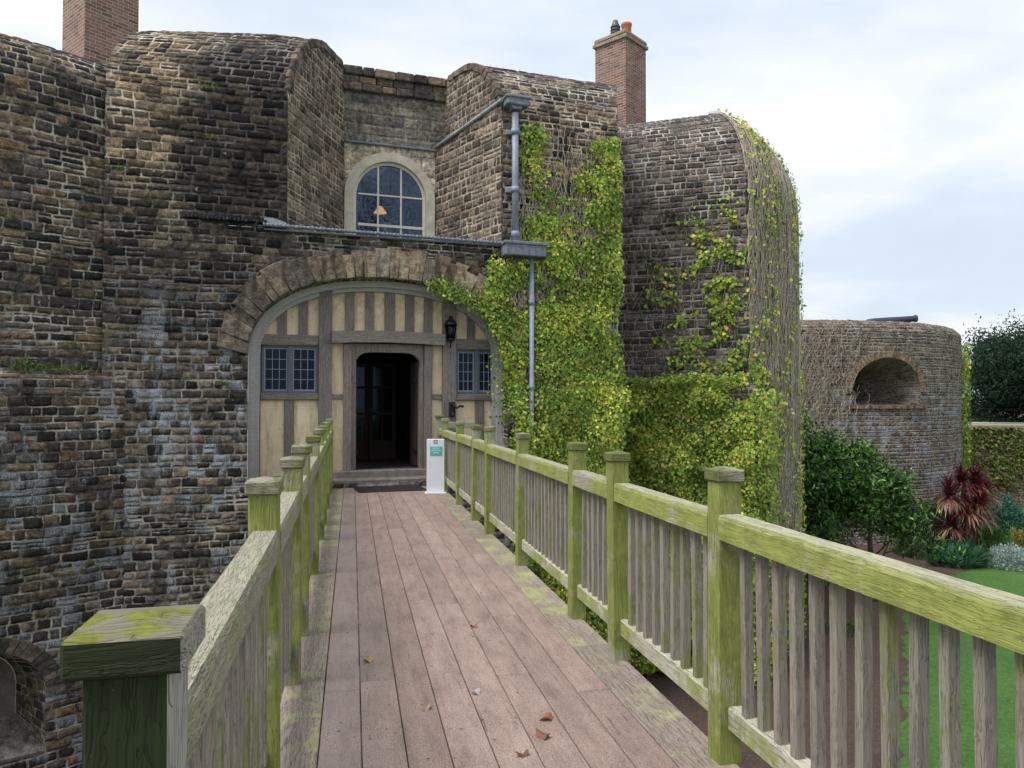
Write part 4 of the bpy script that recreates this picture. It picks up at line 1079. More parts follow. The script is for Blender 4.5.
# ------------------------------------------------------------------ leaves
IVY_T = np.array([(0, 0, 0), (.35, -.42, .06), (.62, -.22, .0), (1.0, 0, -.08), (.62, .22, .0), (.35, .42, .06)])
IVY_F = np.array([(0, 1, 2), (0, 2, 3), (0, 3, 4), (0, 4, 5)])
LAU_T = np.array([(0, 0, 0), (.45, -.19, .05), (1.0, 0, -.05), (.45, .19, .05)])
LAU_F = np.array([(0, 1, 2), (0, 2, 3)])
STR_T = np.array([(0, -.02, 0), (0, .02, 0), (.35, .035, .08), (.35, -.035, .08), (.72, .022, .03), (.72, -.022, .03), (1, 0, -.12)])
def scatter(name, T, TF, P, X, Z, size, col, mat, parent=None):
    n = len(P); X = X/np.linalg.norm(X, axis=1, keepdims=True)
    Z = Z-X*np.sum(X*Z, 1, keepdims=True); Z /= np.linalg.norm(Z, axis=1, keepdims=True)+1e-9; Y = np.cross(Z, X)
    V = P[:, None]+size[:, None, None]*(T[None, :, 0:1]*X[:, None]+T[None, :, 1:2]*Y[:, None]+T[None, :, 2:3]*Z[:, None])
    F = (TF[None]+(np.arange(n)*len(T))[:, None, None]).reshape(-1, TF.shape[1])
    me = np_mesh(name, V.reshape(-1, 3), F, col=np.repeat(col, len(TF), 0))
    return link(name, me, mat, parent)
def pick(n, pals, w, jit=.25):
    p = np.array(pals); i = rng.choice(len(p), n, p=np.array(w)/sum(w)); c = p[i]*(1+rng.uniform(-jit, jit, (n, 1))); return np.clip(c, 0, 1)
IVYPAL = [(.22, .37, .05), (.36, .50, .08), (.085, .155, .03), (.56, .62, .13), (.66, .56, .11), (.50, .34, .06)]
def nz(P, sc, off=0.0):
    return np.array([mn.noise((p[0]*sc+off, p[1]*sc+off, p[2]*sc)) for p in P])
def ivy_leaves(name, P, Nrm, mat='leaf', size=(.042, .08), w=(4, 5, 2, 3, .9, .25), parent=None, out=.5):
    n = len(P); d = rng.normal(0, 1, (n, 3)); d[:, 2] -= .9
    X = d-Nrm*np.sum(d*Nrm, 1, keepdims=True)*.75; Z = Nrm+rng.normal(0, .45, (n, 3)); Z[:, 2] += .25
    P = P+Nrm*(rng.uniform(.01, 1, (n, 1))**1.5)*out
    v = nz(P, 1.4, 31)[:, None]; v2 = nz(P, 4.5, 13)[:, None]; c = pick(n, IVYPAL, w, .3)*np.clip(1+.4*v+.4*v2, .45, 1.6)
    c = np.clip(c*(1+np.clip(v, 0, 1)*np.array([[.5, .12, .1]])), 0, 1)
    return scatter(name, IVY_T, IVY_F, P, X, Z, size[0]*.8+(size[1]*1.15-size[0]*.8)*rng.uniform(0, 1, n)**1.3, c, M[mat], parent)
def stems(name, walks, rad, parent, mat='stem'):
    """walks: list of lists of points; three sided tubes"""
    V = []; F = []
    for pts in walks:
        n = len(V); L = len(pts)
        for i, p in enumerate(pts):
            r = rad*(1-.5*i/L)
            V += [(p[0]+r, p[1], p[2]), (p[0]-r*.5, p[1]+r*.87, p[2]), (p[0]-r*.5, p[1]-r*.87, p[2])]
        for i in range(L-1):
            for k in range(3): k2 = (k+1) % 3; F.append((n+i*3+k, n+i*3+k2, n+i*3+3+k2, n+i*3+3+k))
    if not F: return
    return link(name, np_mesh(name, np.array(V), np.array(F)), M[mat], parent)

stems('creeper_stems', TWALK, .012, bi)
ivy_leaves('ivy_leaves', TE[0], TE[1], parent=TE[2], size=(.10, .2), out=.15)
# ivy A: on the gate front, in castle frame
ivyA = empty('ivy_climber', (FO[0], FO[1], 0), FANG, 'thick yellow green ivy climbing the gate front around the grey downpipe', 'ivy')
def interp(h, tab): hs, us = zip(*tab); return np.interp(h, hs, us)
LEFT = [(-4.9, 2.4), (0, 2.62), (1.2, 2.62), (2.0, 2.5), (2.6, 2.40), (3.3, 2.05), (3.9, 2.0), (4.5, 2.15), (4.9, 2.6), (7.6, 2.75)]
n = 88000; U = rng.uniform(1.8, 5.05, n); H = rng.uniform(-3.6, 7.45, n)
L = interp(H, LEFT); den = np.interp(H, [-4, 1.5, 2.6, 4.6, 5.2, 6.4, 7.2], [1.0, 1.0, .84, .66, .42, .42, .28]); 
P3 = np.stack([U, np.zeros(n), H], 1); nn = nz(P3, .9)+.6*nz(P3, 2.3, 9)+.35*nz(P3, 6, 4)
keep = (U > L+.12*nz(P3, 3, 2)) & (U < 5.06) & (nn*1.15+(den-.42)*1.6 > .0+rng.normal(0, .16, n)) & (H < 7.15+.5*nz(P3, 1.5, 5))
keep &= ~((U < 3.0) & (H > 4.9) & (rng.uniform(0, 1, n) > .45)) & ~((np.abs(U-2.67) < .13) & (H > 4.7) & (rng.uniform(0, 1, n) > .03)) & ~((np.abs(U-3.02) < .08) & (H > 1.2) & (H < 4.5) & (rng.uniform(0, 1, n) > .12))
keep &= ~((H > 4.45) & (H < 4.85) & (U < 3.3) & (rng.uniform(0, 1, n) > .08)) & ~((H > 7.2) & (U < 3.1))
P = P3[keep]; Nr = np.tile(np.array([[0, -1, 0]]), (len(P), 1)).astype(float)
outw = np.where(P[:, 2] < 1.9, .38, .16)[:, None]*(1+.9*nz(P, 1.3, 3)[:, None])
P = P+Nr*outw*rng.uniform(0, 1, (len(P), 1)); ivy_leaves('ivy_leaves', P, Nr, parent=ivyA, out=.06)
W = []
for i in range(420):
    u = random.uniform(2.5, 5.0); h = random.uniform(-2, 5.0); pts = []
    for k in range(random.randint(14, 40)):
        pts.append((u, -.03-.02*random.random(), h)); u += random.uniform(-.05, .05); h += random.uniform(.05, .12)
        if h > 7.3 or u > 5.02 or u < float(interp(h, LEFT))+.0: break
    if len(pts) > 3: W.append(pts)
stems('ivy_stems', W, .011, ivyA)
# trail of ivy along the arch
trail = []; 
for i in range(1500):
    u = random.uniform(.85, 2.6); a = Ah(u); d = abs(random.gauss(0, .06+.14*max(0, (u-.9)/1.7)))
    if random.random() < .75*min(1, (u-.6)/.9)+.15: trail.append((u+random.uniform(-.03, .03), -.06-random.random()*.1, a+.02-d if random.random() < .7 else a+d))
# ivy curtain hanging before the right window
for i in range(900):
    u = random.uniform(2.05, 2.6); h = random.uniform(1.2, 3.4)
    if random.random() < ((u-2.0)/.6)**1.4: trail.append((u, -.02-random.random()*.15, h))
P = np.array(trail); ivy_leaves('arch_trail', P, np.tile(np.array([[0., -1, 0]]), (len(P), 1)), parent=ivyA, w=(4, 2, 6, 1, .2, .1), size=(.035, .07), out=.04)

# ivy B: mass on the plinth of the right lobe
ivyB = empty('ivy_mass', (FO[0], FO[1], 0), FANG, 'dense bulging ivy heaped over the low ledge right of the gate front', 'ivy')
p0, p1 = np.array(rp[0]), np.array(rp[1]); dv = (p1-p0)/np.linalg.norm(p1-p0); nv = np.array([dv[1], -dv[0]])
Lf = np.linalg.norm(p1-p0); n = 70000
T = rng.uniform(-.3, Lf+.15, n); H = rng.uniform(-4.7, 2.45, n)
q = np.stack([T, H, np.zeros(n)], 1); b1 = nz(q, .8, 1)+.5*nz(q, 2, 3)
bul = .58+.62*b1; bul = bul*np.clip((2.6-.16*T+.35*b1-H)/1.4, 0, 1)**.6
keep = (H < 2.30-.16*T+.75*b1) & (rng.uniform(0, 1, n) < .95)
T, H, bul = T[keep], H[keep], bul[keep]
base2 = p0[None]+dv[None]*T[:, None]+nv[None]*(.45+bul[:, None]*rng.uniform(.45, 1, (len(T), 1)))
P = np.concatenate([base2, H[:, None]], 1); Nr = np.tile(np.array([[nv[0], nv[1], .35]]), (len(P), 1)); Nr += rng.normal(0, .25, Nr.shape)
ivy_leaves('ivy_leaves', P, Nr, parent=ivyB, size=(.05, .092), w=(4, 5, 2.5, 3.2, 1.1, .35), out=.05)
n = 3600; x_ = rng.uniform(0, .62, n); H = rng.uniform(-4.7, 1.9, n); q = np.stack([x_+Lf, H, x_*0], 1); b1 = nz(q, .8, 1)+.5*nz(q, 2, 3)
o_ = rng.uniform(.3, 1, n)*(.45+np.clip(.58+.62*b1, .1, 2)*np.clip((2.5-H)/.8, 0, 1)**.5)*np.sqrt(np.clip(1-(x_/.62)**2, 0, 1))-.1*x_
P = np.concatenate([p0[None]+dv[None]*(Lf+x_)[:, None]*1.0+nv[None]*o_[:, None], H[:, None]], 1); ivy_leaves('ivy_shoulder', P, np.tile(np.array([[nv[0]+dv[0]*.6, nv[1]+dv[1]*.6, .3]]), (n, 1)), parent=ivyB, size=(.05, .092), w=(4, 5, 2.5, 3.2, 1.1, .35), out=.05)
# top fill on ledge
n = 3500; T = rng.uniform(-.2, Lf, n); o = rng.uniform(0, 1.0, n); q = np.stack([T, o, o], 1); P2 = p0[None]+dv[None]*T[:, None]+nv[None]*o[:, None]
P = np.concatenate([P2, (1.95+.30*nz(q, 1.5, 2)+.15*rng.uniform(0, 1, n))[:, None]], 1); ivy_leaves('ivy_top', P, np.tile(np.array([[nv[0]*.4, nv[1]*.4, .9]]), (n, 1)), parent=ivyB, size=(.05, .092), out=.1)

# ivy C: patches on the dark wall above
ivyC = empty('ivy_patch', (FO[0], FO[1], 0), FANG, 'scattered ivy shoots with yellow and orange leaves on the dark curved wall', 'ivy')
pp = []; cl = [(.88, .35, 5.2, .32, 900), (.83, .35, 4.2, .45, 1400), (.90, .35, 3.2, .5, 1300), (.70, .3, 4.9, .22, 300), (.63, .3, 3.3, .3, 380), (.52, .3, 4.4, .25, 160), (.75, .3, 6.0, .25, 160), (.45, .25, 3.4, .22, 120), (.42, .2, 5.0, .15, 70), (.6, .2, 2.6, .3, 260), (.86, .2, 2.5, .45, 800), (.36, .2, 4.2, .18, 60), (.58, .2, 5.9, .2, 50), (.93, .1, 6.2, .25, 250), (.55, .3, 3.9, .3, 200), (.68, .3, 5.6, .25, 130)]
for f, sp, h, r, c in cl:
    for i in range(int(c*.62)):
        a = random.gauss(0, .5)*r*1.3; bb_ = random.gauss(0, .62)*r*1.5
        t = f*Lf+a
        if t < Lf+.02: pp.append((t, h+bb_))
pp = np.array(pp); q = np.stack([pp[:, 0], pp[:, 1], pp[:, 0]*0], 1); kk = (nz(q, 2.2, 3)+.7*nz(q, 6, 3) > .02); pp = pp[kk]
P = np.concatenate([p0[None]+dv[None]*pp[:, :1]+nv[None]*.03, pp[:, 1:2]], 1); ivy_leaves('ivy_leaves', P, np.tile(np.array([[nv[0], nv[1], .2]]), (len(P), 1)), parent=ivyC, size=(.07, .12), w=(4, 4, 3, 2.6, 1.2, .9), out=.10)
W = []
for i in range(30):
    t = random.uniform(.2, 1)*Lf; h = random.uniform(2.0, 4.2); pts = []
    for k in range(random.randint(12, 40)):
        c = p0+dv*t+nv*.03; pts.append((c[0], c[1], h)); t += random.uniform(-.07, .07); h += random.uniform(.03, .12)
        if h > 6.4: break
    W.append(pts)
stems('ivy_stems', W, .008, ivyC)

# vines D: dry stems with thin leaves over the round flank
ivyD = empty('bare_creeper', (FO[0], FO[1], 0), FANG, 'dry brown creeper stems with sparse yellow leaves veiling the round flank wall', 'creeper')
RA, RS = sub_poly([(*q_, *m_) for q_, m_ in zip(rp[1:], rm[1:])], .05)
PT, PS2 = sub_poly([(0, BASE), (0, 6.45)]+par(2.4, 2.9, 6.45), .05); PTt = PS2+BASE
def flank(s, t, out):
    c = [np.interp(s, RS, RA[:, k]) for k in range(4)]; o = np.interp(t, PTt, PT[:, 0])-out*(1-np.interp(t, [6.45, 9.5], [0, .6])); h = np.interp(t, PTt, PT[:, 1])+out*np.interp(t, [6.45, 9.5], [0, .9])
    return np.stack([c[0]+c[2]*o, c[1]+c[3]*o, h], -1)
W = []; SM = RS[-1]
for i in range(3800):
    s = random.uniform(.02, 7.0); t = random.uniform(-4.5, 9.2); n_ = random.randint(12, 34)
    ss = [s]; tt = [t]
    for k in range(n_): ss.append(min(max(ss[-1]+random.uniform(-.045, .045), 0), SM)); tt.append(tt[-1]+random.uniform(.05, .12))
    ou = .03+.07*random.random()
    q = flank(np.array(ss), np.minimum(np.array(tt), 10.2), ou); W.append([tuple(x) for x in q])
stems('creeper_stems', W, .011, ivyD); W = []
for i in range(90):
    s = random.uniform(.05, 6.5); t = random.uniform(-4.6, 3); ss = [s]; tt = [t]
    for k in range(random.randint(25, 70)): ss.append(min(max(ss[-1]+random.uniform(-.06, .06), 0), SM)); tt.append(tt[-1]+random.uniform(.05, .13))
    W.append([tuple(x) for x in flank(np.array(ss), np.minimum(np.array(tt), 10.0), .05)])
stems('main_stems', W, .022, ivyD)
n = 11000; S_ = rng.uniform(0, 7, n); T_ = rng.uniform(-4.5, 9.8, n); q = np.stack([S_*1.6, T_*.5, S_*0], 1)
v = nz(q, 1.1, 8)+.5*nz(q, 3, 2); kk = v+np.interp(T_, [-4.5, 2.3, 2.6, 6, 8.5], [.20, .2, .0, -.02, .12])-np.interp(S_, [0, .6, 3, 7], [-.30, -.12, .10, .18]) > .10+rng.normal(0, .12, n)
S_, T_ = S_[kk], T_[kk]; P = flank(S_, T_, .12); c1 = flank(S_, T_, .5)-P; ivy_leaves('creeper_leaves', P, c1/np.linalg.norm(c1, axis=1, keepdims=True), parent=ivyD, size=(.06, .11), w=(3, 4, 1.5, 4, 2, .2), out=.08)
# extra ivy close to the corner hanging below the ledge
n = 2300; S_ = np.abs(rng.normal(0, .45, n)); T_ = rng.uniform(-4.5, 2.6, n)-S_*.5; P = flank(S_, T_, .15); c1 = flank(S_, T_, .6)-P
ivy_leaves('creeper_fringe', P, c1/np.linalg.norm(c1, axis=1, keepdims=True), parent=ivyD, size=(.06, .115), out=.12)

# ------------------------------------------------------------------ small wall plants
def tuft(name, loc, n, r, pal_, w, size, label, cat, group=None, up=.8, flat=.5, T=LAU_T, TF=LAU_F):
    o = empty(name, loc, 0, label, cat, group)
    P = rng.normal(0, 1, (n, 3))*np.array([r, r*.6, r*flat]); P[:, 2] = np.abs(P[:, 2])
    X = rng.normal(0, 1, (n, 3)); X[:, 2] += up; Z = rng.normal(0, 1, (n, 3)); Z[:, 2] += .5
    scatter('leaves', T, TF, P, X, Z, rng.uniform(*size, n), pick(n, pal_, w), M['leaf'], o); return o
GP = [(.07, .12, .025), (.12, .18, .04), (.20, .22, .06)]
def lw(s, h, out=.0): q = lobemap(s, h, .24-out); return (*f2w(q[0], q[1]), q[2])
tuft('ledge_plant', lw(cs-1.15, 2.10, .08), 420, .17, GP, (3, 3, 1), (.03, .08), 'green leafy weed at the left on the low wall ledge', 'plant')
tuft('ledge_plant', lw(cs-.65, 2.08, .08), 500, .24, GP+[(.25,.22,.10)], (2, 3, 1, 1), (.03, .06), 'flat mossy weeds spreading along the middle of the low wall ledge', 'plant', flat=.2)
for (u, h, lb, r) in ((-3.0, 7.15, 'small green weed high on the wall left of the recess', .09), (-3.0, 6.25, 'tiny weed rooted below another on the dark upper wall', .08), (-4.4, 5.55, 'weed tuft at the left edge of the upper gate wall', .08), (-2.75, 1.9, 'tiny weed in the wall joint left of the leaded window', .05)):
    x, y = f2w(u, -.05); tuft('wall_weed', (x, y, h), 90, r, GP, (2, 3, 2), (.03, .06), lb, 'plant')
c = p0+dv*(.52*Lf)+nv*.08; x, y = f2w(*c); tuft('wall_bush', (x, y, 6.1), 260, .17, [(.03, .04, .02), (.07, .08, .04)], (1, 1), (.04, .10), 'dark bushy weed growing from the top of the dark curved wall', 'plant')
for i in range(9):
    u = 2.9+i*.22; x, y = f2w(u-.6, 1.1); tuft('parapet_grass', (x, y, 8.72+.03*math.sin(i)), 40, .07, [(.22, .20, .10), (.14, .16, .05)], (1, 1), (.05, .12), 'dry grass tuft on the crest of the parapet before the far chimney', 'plant', 'grass tufts on the parapet crest', T=STR_T, TF=np.array([(0, 1, 2), (0, 2, 3), (3, 2, 4), (3, 4, 5), (5, 4, 6)]))

# ------------------------------------------------------------------ fallen leaves on the deck
for i, (px, py, s, r_, lb) in enumerate(((.965, 3.70, .065, .4, 'curled orange leaf nearest the right railing'), (.90, 3.52, .08, 2.0, 'pinkish leaf lying beside the curled orange one'), (.76, 3.35, .06, 3.4, 'small brown leaf a little left of the pinkish leaf'),
        (.38, 3.95, .055, 1.0, 'pale leaf in the middle of the deck'), (.10, 4.75, .07, 5.0, 'yellow leaf near the left side of the deck'), (.50, 2.86, .09, 2.4, 'dark shredded leaf debris at the bottom of the picture'),
        (.03, 3.10, .06, 4.0, 'crumpled brown leaf by the left planks in front'), (.67, 4.1, .05, .5, 'tiny white fragment on the middle planks'), (.85, 5.3, .05, .5, 'little red brown leaf farther up the deck'))):
    b = MB(); n_ = 10; col = [(.34, .13, .06), (.30, .14, .09), (.20, .10, .06), (.45, .34, .24), (.42, .30, .06), (.06, .045, .03), (.12, .07, .045), (.5, .48, .44), (.28, .10, .06)][i]; b.col = col
    ring = [(s*.55*math.cos(a)*(1+.25*math.sin(3*a+i)), s*.38*math.sin(a)*(1+.2*math.cos(5*a)), .010+.014*math.sin(2*a+i)) for a in [2*math.pi*k/n_ for k in range(n_)]]
    for k in range(n_): b.poly([(0, 0, .004), ring[k], ring[(k+1) % n_]])
    if i == 5:
        for k in range(14): a = random.uniform(0, 6.28); x0, y0 = random.uniform(-.07, .07), random.uniform(-.03, .03); b.tube([(x0, y0, .006), (x0+.05*math.cos(a), y0+.02*math.sin(a), .012)], .003, 4)
    tag(b.build('fallen_leaf', M['leaf'], None, (px, py, .002), (0, 0, r_)), lb, 'leaf', 'fallen leaves on the deck')

# ------------------------------------------------------------------ ground
GZ = -4.8
b = MB()
ML = [(-60, -14), (60, -14), (60, 120), (-60, 120)]
def sheet(name, pts, z, mat, lab=None):
    b = MB(); b.poly([(x, y, z) for x, y in pts]); o = b.build(name, mat); o['kind'] = 'structure'; return o
def cw(pts): return [cam2w(*q) for q in pts]
sheet('moat_lawn', cw([(-60, -12), (80, -12), (80, 46.5), (-60, 46.5)]), GZ, M['grass'])
bed = cw([(-30, 8), (4.0, 8), (6.6, 13), (8.3, 16), (10.4, 20), (12.5, 24), (14.8, 27.2), (17, 28.4), (19.0, 29.8), (21.5, 30.8), (27, 32), (28, 36), (22, 39), (18, 41), (-30, 41)])
rag = []
for i in range(len(bed)):
    p_, q_ = bed[i], bed[(i+1) % len(bed)]; k_ = max(1, int(math.dist(p_, q_)/.22)) if i in range(1, 14) else 1
    for j in range(k_):
        f_ = j/k_; e_ = .07 if k_ > 1 else 0
        rag.append((p_[0]+(q_[0]-p_[0])*f_+random.gauss(0, e_), p_[1]+(q_[1]-p_[1])*f_+random.gauss(0, e_)))
bed = rag
sheet('planting_bed', bed, GZ+.006, M['soil'])
sheet('meadow', cw([(-400, 47.4), (900, 47.4), (3000, 3000), (-2500, 3000)]), -.15, M['land'])
sheet('gravel_path', cw([(10, 62), (120, 62), (160, 95), (10, 95)]), -.14, M['gravel'])
# earth bank behind the photographer (outer edge of the moat)
sheet('bank', [(-60, -2.55), (60, -2.55), (60, -60), (-60, -60)], -.12, M['land'])
b = MB(); b.poly([(-60, -2.55, -.12), (-60, -2.55, -5), (60, -2.55, -5), (60, -2.55, -.12)]); o = b.build('bank_slope', M['soil']); o['kind'] = 'structure'
# outer moat wall
mw = empty('moat_wall', (0, 0, 0), 0, 'low brick and stone garden wall overgrown with ivy beyond the lawn', 'wall')
a0, a1 = cam2w(18, 46.5), cam2w(60, 44.5); d_ = np.array(a1)-np.array(a0); d_ /= np.linalg.norm(d_); nin = (-d_[1], d_[0])
wall('wall_face', [a0, a1], [nin, nin], [(0, -4.9), (0, -.15), (.15, -.02), (.8, -.02)], M['moatwall'], mw, res=.15, fade=(0, 0), hfade=(0, 0))
b = MB(); L = math.dist(a0, a1); M4 = Matrix.Translation((a0[0], a0[1], 0)) @ Matrix.Rotation(math.atan2(d_[1], d_[0]), 4, 'Z')
b.box(0, L, -.15, 1.0, -.02, .22, .05, M4); b.build('coping', M['capstone'], mw)
wi = empty('wall_ivy', (0, 0, 0), 0, 'green and brown ivy hanging over the garden wall behind the red plant', 'ivy')
n = 16000; T = rng.uniform(4, 24, n); H = rng.uniform(-4.4, .1, n); q = np.stack([T, H, T*0], 1); v = nz(q, .5, 3)+.5*nz(q, 1.5, 4)
kk = v+.25+(H+2.3)*.1 > rng.normal(0, .1, n); T, H = T[kk], H[kk]; v = v[kk]
P = np.stack([a0[0]+d_[0]*T, a0[1]+d_[1]*T, H], 1)-np.array([nin[0], nin[1], 0])[None]*(.1+.35*np.clip(v, 0, 1)[:, None])
scatter('ivy_leaves', IVY_T, IVY_F, P, rng.normal(0, 1, (len(P), 3))+np.array([[0, 0, -1.]]), np.tile([[-nin[0], -nin[1], .4]], (len(P), 1))+rng.normal(0, .4, (len(P), 3)), rng.uniform(.14, .26, len(P)),
        pick(len(P), [(.10, .15, .03), (.18, .22, .05), (.16, .10, .06), (.30, .27, .08)], (4, 3, 2.5, 1)), M['leaf'], wi)

# ------------------------------------------------------------------ trees and shrubs
def tree(name, loc, h, tr, spread, levels, nleaf, leafsize, pal_, w, label, cat, crown=(1, 1, .7), crown_h=.35, seed=1, mat='leaf', up=.3, clump=.5, nb=9, T=LAU_T, TF=LAU_F, bare=False):
    rs = random.Random(seed); root = empty(name, loc, 0, label, cat)
    b = MB(); tips = []
    tp_ = [(0, 0, -.1)]; x = y = 0
    for i in range(1, 7): x += rs.uniform(-.04, .04)*h*.3; y += rs.uniform(-.04, .04)*h*.3; tp_.append((x, y, h*.8*i/6))
    b.tube(tp_, [tr*(1-.78*i/6) for i in range(7)], 9)
    def grow(p, d, L, r, lev):
        pts = [Vector(p)]; dd = Vector(d)
        for i in range(4):
            dd = (dd+Vector((rs.gauss(0, .18), rs.gauss(0, .18), rs.gauss(0, .14)+up*.12))).normalized(); pts.append(pts[-1]+dd*L/4)
        b.tube(pts, [r*(1-.17*i) for i in range(5)], 5 if lev > 1 else 4, False)
        tips.extend(pts[2:])
        if lev > 0:
            for i in range(3 if lev > 1 else 3):
                q = pts[rs.choice((2, 3, 4))]; nd = (dd+Vector((rs.gauss(0, .6), rs.gauss(0, .6), rs.gauss(0, .45)))).normalized(); grow(q, nd, L*rs.uniform(.5, .75), r*.5, lev-1)
    for i in range(nb):
        f = crown_h+(1-crown_h)*i/nb; z = h*.8*f; k = min(5, int(f*6)); a = i*2.4+rs.uniform(-.4, .4)
        base = Vector(tp_[k]).lerp(Vector(tp_[k+1]), f*6-k)
        grow(base, (math.cos(a), math.sin(a), up+rs.uniform(-.1, .4)), spread*(1-.45*f)*rs.uniform(.6, .95), tr*(.42-.25*f), levels)
    b.build('trunk', M['bark'], root)
    if nleaf:
        tips = np.array([tuple(t) for t in tips]); c = tips[rng.integers(0, len(tips), nleaf)]+rng.normal(0, clump, (nleaf, 3))*np.array(crown)
        c[:, 2] = np.maximum(c[:, 2], .15)
        X = rng.normal(0, 1, (nleaf, 3)); Z = rng.normal(0, .6, (nleaf, 3)); Z[:, 2] += .8
        cv = np.clip(1+.8*nz(c, 1.5, 3), .4, 1.7)[:, None]
        scatter('crown', T, TF, c, X, Z, rng.uniform(*leafsize, nleaf), pick(nleaf, pal_, w, .35)*cv, M[mat], root)
    return root
DG = [(.012, .035, .018), (.02, .055, .022), (.035, .075, .03)]
x, y = cam2w(46.6, 66); tree('evergreen_tree', (x, y, -.15), 6.4, .55, 6.0, 2, 90000, (.22, .42), DG, (3, 3, 1), 'broad dark evergreen tree behind the garden wall at the right edge', 'tree', (1.3, 1.3, .8), .08, 5, clump=.85, nb=22, up=.12)
SG = [(.035, .10, .018), (.075, .18, .03), (.17, .31, .05), (.015, .04, .012)]
x, y = cam2w(10.6, 26.5); tree('laurel_shrub', (x, y, GZ), 5.3, .16, 2.3, 3, 17000, (.15, .26), SG, (2, 3.5, 3, 1.6), 'tall glossy green laurel shrub in front of the far bastion', 'shrub', (1, 1, .9), .10, 9, 'leafgloss', .9, .22, 19)
x, y = cam2w(12.9, 27.0); tree('laurel_shrub', (x, y, GZ), 4.6, .12, 1.9, 3, 8500, (.15, .26), SG, (2, 3.5, 3, 1.6), 'smaller leaning laurel shrub just left of the red spiky plant', 'shrub', (1, 1, .9), .1, 14, 'leafgloss', .7, .17, 13)
x, y = cam2w(9.6, 25.0); tree('laurel_shrub', (x, y, GZ), 4.4, .10, 1.8, 2, 9000, (.15, .25), SG, (3, 3, 1.5, 3), 'low laurel shrub tight against the round flank wall', 'shrub', (1, 1, .9), .05, 21, 'leafgloss', .7, .22, 12)
x, y = cam2w(11.9, 31.4); tree('bare_bush', (x, y, GZ), 8.6, .10, 2.0, 3, 2500, (.08, .14), [(.08, .11, .04), (.12, .13, .06)], (1, 1), 'grey leafless tangle climbing the left side of the far bastion', 'bush', (1, 1, 1), .25, 4, up=.2, clump=.3, nb=14)
# strap leaved plants
SF = np.array([(0, 1, 2), (0, 2, 3), (3, 2, 4), (3, 4, 5), (5, 4, 6)])
pl = empty('cordyline', (*cam2w(18.4, 30.6), GZ), 0, 'dark red spiky cordyline with several leaf rosettes', 'plant')
heads = [(-.75, 0, 2.55, 1.05, 0), (.05, .2, 3.05, 1.0, 0), (.45, -.1, 2.3, 1.1, 1), (1.0, .1, 2.6, .95, 1), (-.15, -.3, 2.0, 1.0, 0), (-.85, -.2, 1.35, .85, 0), (.75, 0, 1.7, .9, 1), (.25, .1, 1.5, .9, 2), (.7, .2, 3.0, .95, 0)]
b = MB()
for (hx, hy, hz, r_, _) in heads:
    b.tube([(hx*.25, hy*.3, -.1), (hx*.55, hy*.5, hz*.5), (hx, hy, hz)], [.09, .07, .05], 7)
b.build('stem', M['bark'], pl)
for (hx, hy, hz, r_, kind) in heads:
    n = 150; a = rng.uniform(0, 6.28, n); el = rng.uniform(-.75, 1.45, n)
    X = np.stack([np.cos(a)*np.cos(el), np.sin(a)*np.cos(el), np.sin(el)], 1); Z = np.tile([[0., 0, 1]], (n, 1))+X*-.2
    pc = [[(.10, .022, .032), (.05, .018, .024), (.17, .03, .045)], [(.20, .025, .035), (.10, .02, .028), (.32, .04, .05)], [(.35, .20, .11), (.42, .28, .16), (.22, .10, .06)]][kind]
    col = pick(n, pc, (3, 2, 2), .3); low = el < -.25; col[low] = pick(int(low.sum()), [(.36, .22, .13), (.28, .14, .09)], (1, 1))
    T2 = STR_T.copy(); T2[:, 1] *= 1.2
    scatter('leaf_rosette', T2, SF, np.tile([[hx, hy, hz]], (n, 1)), X, Z, rng.uniform(.7, 1.05, n)*r_, col, M['leafgloss'], pl)
def mound(name, loc, rx, ry, rz, n, size, pal_, w, label, cat, T=LAU_T, TF=LAU_F, up=.6, group=None, sd=0):
    o = empty(name, loc, 0, label, cat, group)
    a = rng.uniform(0, 6.28, n); e = np.arcsin(rng.uniform(0, 1, n)); rr = rng.uniform(.55, 1, n)**.5
    D = np.stack([np.cos(a)*np.cos(e), np.sin(a)*np.cos(e), np.sin(e)], 1)
    lump = 1+.30*nz(D*2+sd, 1.2, 3)+.18*nz(D*2+sd, 3.0, 3)
    P = D*np.array([rx, ry, rz])*rr[:, None]*lump[:, None]
    X = D+rng.normal(0, .6, (n, 3)); X[:, 2] += up
    scatter('leaves', T, TF, P, X, rng.normal(0, .5, (n, 3))+D, rng.uniform(*size, n), pick(n, pal_, w, .35), M['leaf'], o); return o
def at(px, z): return (*cam2w((px-512)/750*z, z), GZ)
T2 = STR_T.copy(); T2[:, 1] *= 1.3
mound('strappy_clump', at(957, 29.6), 1.05, .7, .55, 1500, (.35, .6), [(.04, .13, .06), (.07, .20, .09), (.02, .06, .03)], (2, 2, 1), 'dark green strap leaved clump under the red spiky plant', 'plant', T2, SF, 1.0)
mound('silver_shrub', at(1008, 29.2), .95, .8, .75, 4500, (.06, .13), [(.36, .46, .42), (.25, .34, .31), (.50, .58, .54)], (3, 2, 2), 'rounded silvery grey shrub at the edge of the lawn', 'shrub', sd=3)
mound('dark_shrub', at(925, 31.5), 1.3, 1.0, 2.1, 5500, (.1, .2), [(.02, .06, .02), (.04, .11, .03), (.07, .16, .04)], (3, 2, 1), 'dark leafy shrub wedged between the laurel and the red plant', 'shrub', sd=5)
mound('blue_green_shrub', at(1003, 34.5), 1.2, 1.0, 1.9, 4800, (.1, .2), [(.05, .15, .10), (.08, .22, .15), (.03, .09, .05)], (3, 2, 2), 'blue green shrub right behind the red spiky plant', 'shrub', sd=7)
